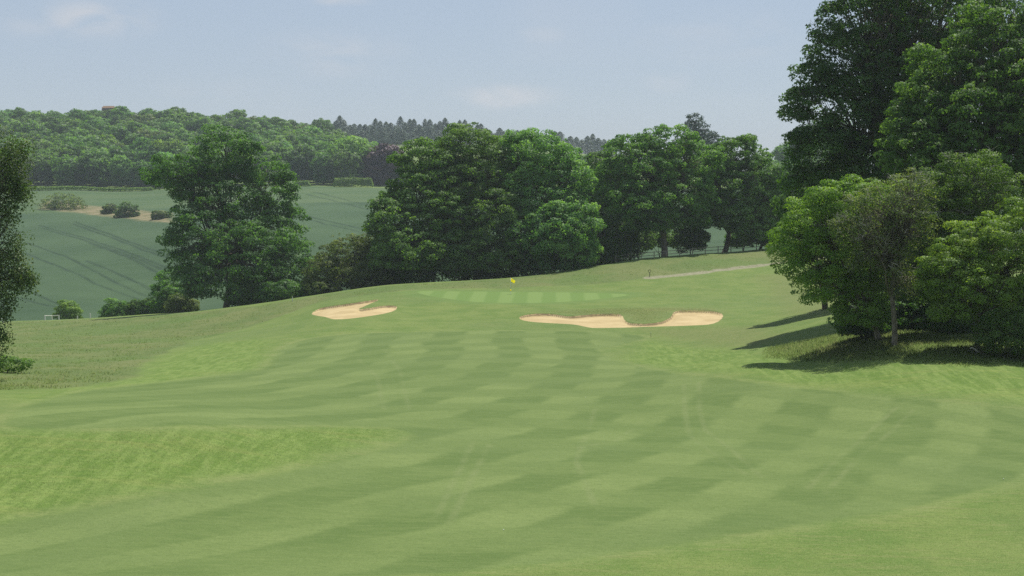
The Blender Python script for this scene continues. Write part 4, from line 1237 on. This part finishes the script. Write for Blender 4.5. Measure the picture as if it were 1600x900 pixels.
# ------------------------------------------------------------------ grass that can be seen as blades
def grass_material():
    m, t = newmat('grass_blades')
    g = N(t)
    ti = g.attr('tint')
    rp = g.node('ShaderNodeValToRGB')
    e = rp.color_ramp.elements
    e[0].color = (0.120, 0.200, 0.045, 1); e[1].color = (0.36, 0.35, 0.17, 1)
    q = e.new(0.55); q.color = (0.205, 0.265, 0.080, 1)
    t.links.new(ti, rp.inputs[0])
    p = g.node('ShaderNodeBsdfDiffuse'); t.links.new(rp.outputs[0], p.inputs[0])
    tr = g.node('ShaderNodeBsdfTranslucent'); t.links.new(rp.outputs[0], tr.inputs[0])
    mx = g.node('ShaderNodeMixShader'); mx.inputs[0].default_value = 0.45
    t.links.new(p.outputs[0], mx.inputs[1]); t.links.new(tr.outputs[0], mx.inputs[2])
    o = g.node('ShaderNodeOutputMaterial'); t.links.new(mx.outputs[0], o.inputs[0])
    return m
M_GRASS = grass_material()
def grass(name, label, poly, n, h, w, seed, tmid=0.5, xlim=None, bias=0.0):
    r = np.random.default_rng(seed)
    lo, hi = poly.min(0), poly.max(0)
    x = np.array([]); y = np.array([])
    while len(x) < n:
        yy = lo[1] + (hi[1] - lo[1]) * r.random(n * 3) ** (1.0 + bias)
        xx = r.uniform(lo[0], hi[0], n * 3)
        k = (sdist(poly, xx, yy) > r.random(n * 3) ** 1.5 * 3.0) & (np.abs(xx) < yy * 0.37)
        x = np.concatenate([x, xx[k]]); y = np.concatenate([y, yy[k]])
    x, y = x[:n], y[:n]
    z = height(x, y)
    patch = fbm(x, y, 9, seed)
    hh = h * (0.6 + 0.6 * r.random(n)) * (1 + 0.35 * patch)
    a = r.random(n) * np.pi
    ww = w * (0.6 + 0.8 * r.random(n))
    lean = r.normal(size=(n, 2)) * hh[:, None] * 0.8
    p0 = np.stack([x - np.cos(a) * ww / 2, y - np.sin(a) * ww / 2, z - 0.05], 1)
    p1 = np.stack([x + np.cos(a) * ww / 2, y + np.sin(a) * ww / 2, z - 0.05], 1)
    p2 = np.stack([x + lean[:, 0], y + lean[:, 1], z + hh], 1)
    up_ = np.cross(p1 - p0, p2 - p0)[:, 2] < 0
    p0[up_], p1[up_] = p1[up_].copy(), p0[up_].copy()
    v = np.stack([p0, p1, p2], 1).reshape(-1, 3)
    tt = np.clip(tmid + 0.5 * patch + r.normal(size=n) * .18, 0, 1)
    me = np_mesh(name, v, np.arange(3 * n), np.full(n, 3), {'tint': np.repeat(tt, 3)})
    nn = unit(np.stack([lean[:, 0] * 2, lean[:, 1] * 2, np.ones(n) * .6], 1) + r.normal(size=(n, 3)) * .15)
    me.polygons.foreach_set('use_smooth', np.ones(n, bool))
    me.normals_split_custom_set_from_vertices(np.repeat(nn, 3, 0).astype(np.float32))
    o = link(name, me, None, M_GRASS)
    tagit(o, label, 'grass', kind='stuff')
NEARM = ground_poly([(-400, 560), (0, 540), (200, 533), (330, 520), (290, 540), (230, 565), (195, 592), (100, 607), (0, 618), (-400, 650)], 90, 240)
grass('meadow_grass', 'long seeding meadow grass left of and behind the mown turf', MEADOW, 26000, 0.15, 0.07, 501, 0.25, bias=1.2)
grass('bank_grass', 'lush longer grass on the bank facing the tee', LUSH, 30000, 0.045, 0.03, 502, 0.35)
for i, q in enumerate(DRY[:1]):
    grass('rough_grass', ['brownish rough grass between the right bunker and the green', 'brownish rough grass right of the fairway end', 'brownish rough grass on the rise under the path'][i], q, 9000, 0.07, 0.06, 503 + i, 0.6)
UNDER = ground_poly([(1190, 545), (1320, 520), (1600, 545), (1800, 548), (1800, 575), (1500, 575), (1300, 568), (1190, 560)])
grass('grove_grass', 'long grass fringe in front of the grove', UNDER, 20000, 0.22, 0.07, 509, 0.3)
SEMI = ground_poly([(1300, 815), (1450, 790), (1620, 750), (1800, 735), (1800, 930), (400, 930), (650, 900), (950, 870), (1150, 840)])
grass('semi_rough_grass', 'tufted semi rough in the near right corner', SEMI, 60000, 0.035, 0.018, 510, 0.45)

# ------------------------------------------------------------------ air
def haze():
    x0, x1, y0, y1, z0, z1 = -1700, 1700, -60, 1600, float(V[:, 2].min()) - 1.5, 110.0
    b = MB(); b.box(((x0 + x1) / 2, (y0 + y1) / 2, (z0 + z1) / 2), (x1 - x0, y1 - y0, z1 - z0))
    m, t = newmat('summer_haze')
    g = N(t)
    pv = g.node('ShaderNodeVolumePrincipled')
    pv.inputs['Color'].default_value = (0.76, 0.85, 0.96, 1)
    pv.inputs['Density'].default_value = 0.00012
    pv.inputs['Anisotropy'].default_value = 0.2
    o = g.node('ShaderNodeOutputMaterial')
    t.links.new(pv.outputs[0], o.inputs['Volume'])
    ob = b.build('haze', m)
    tagit(ob, kind='stuff')
haze()
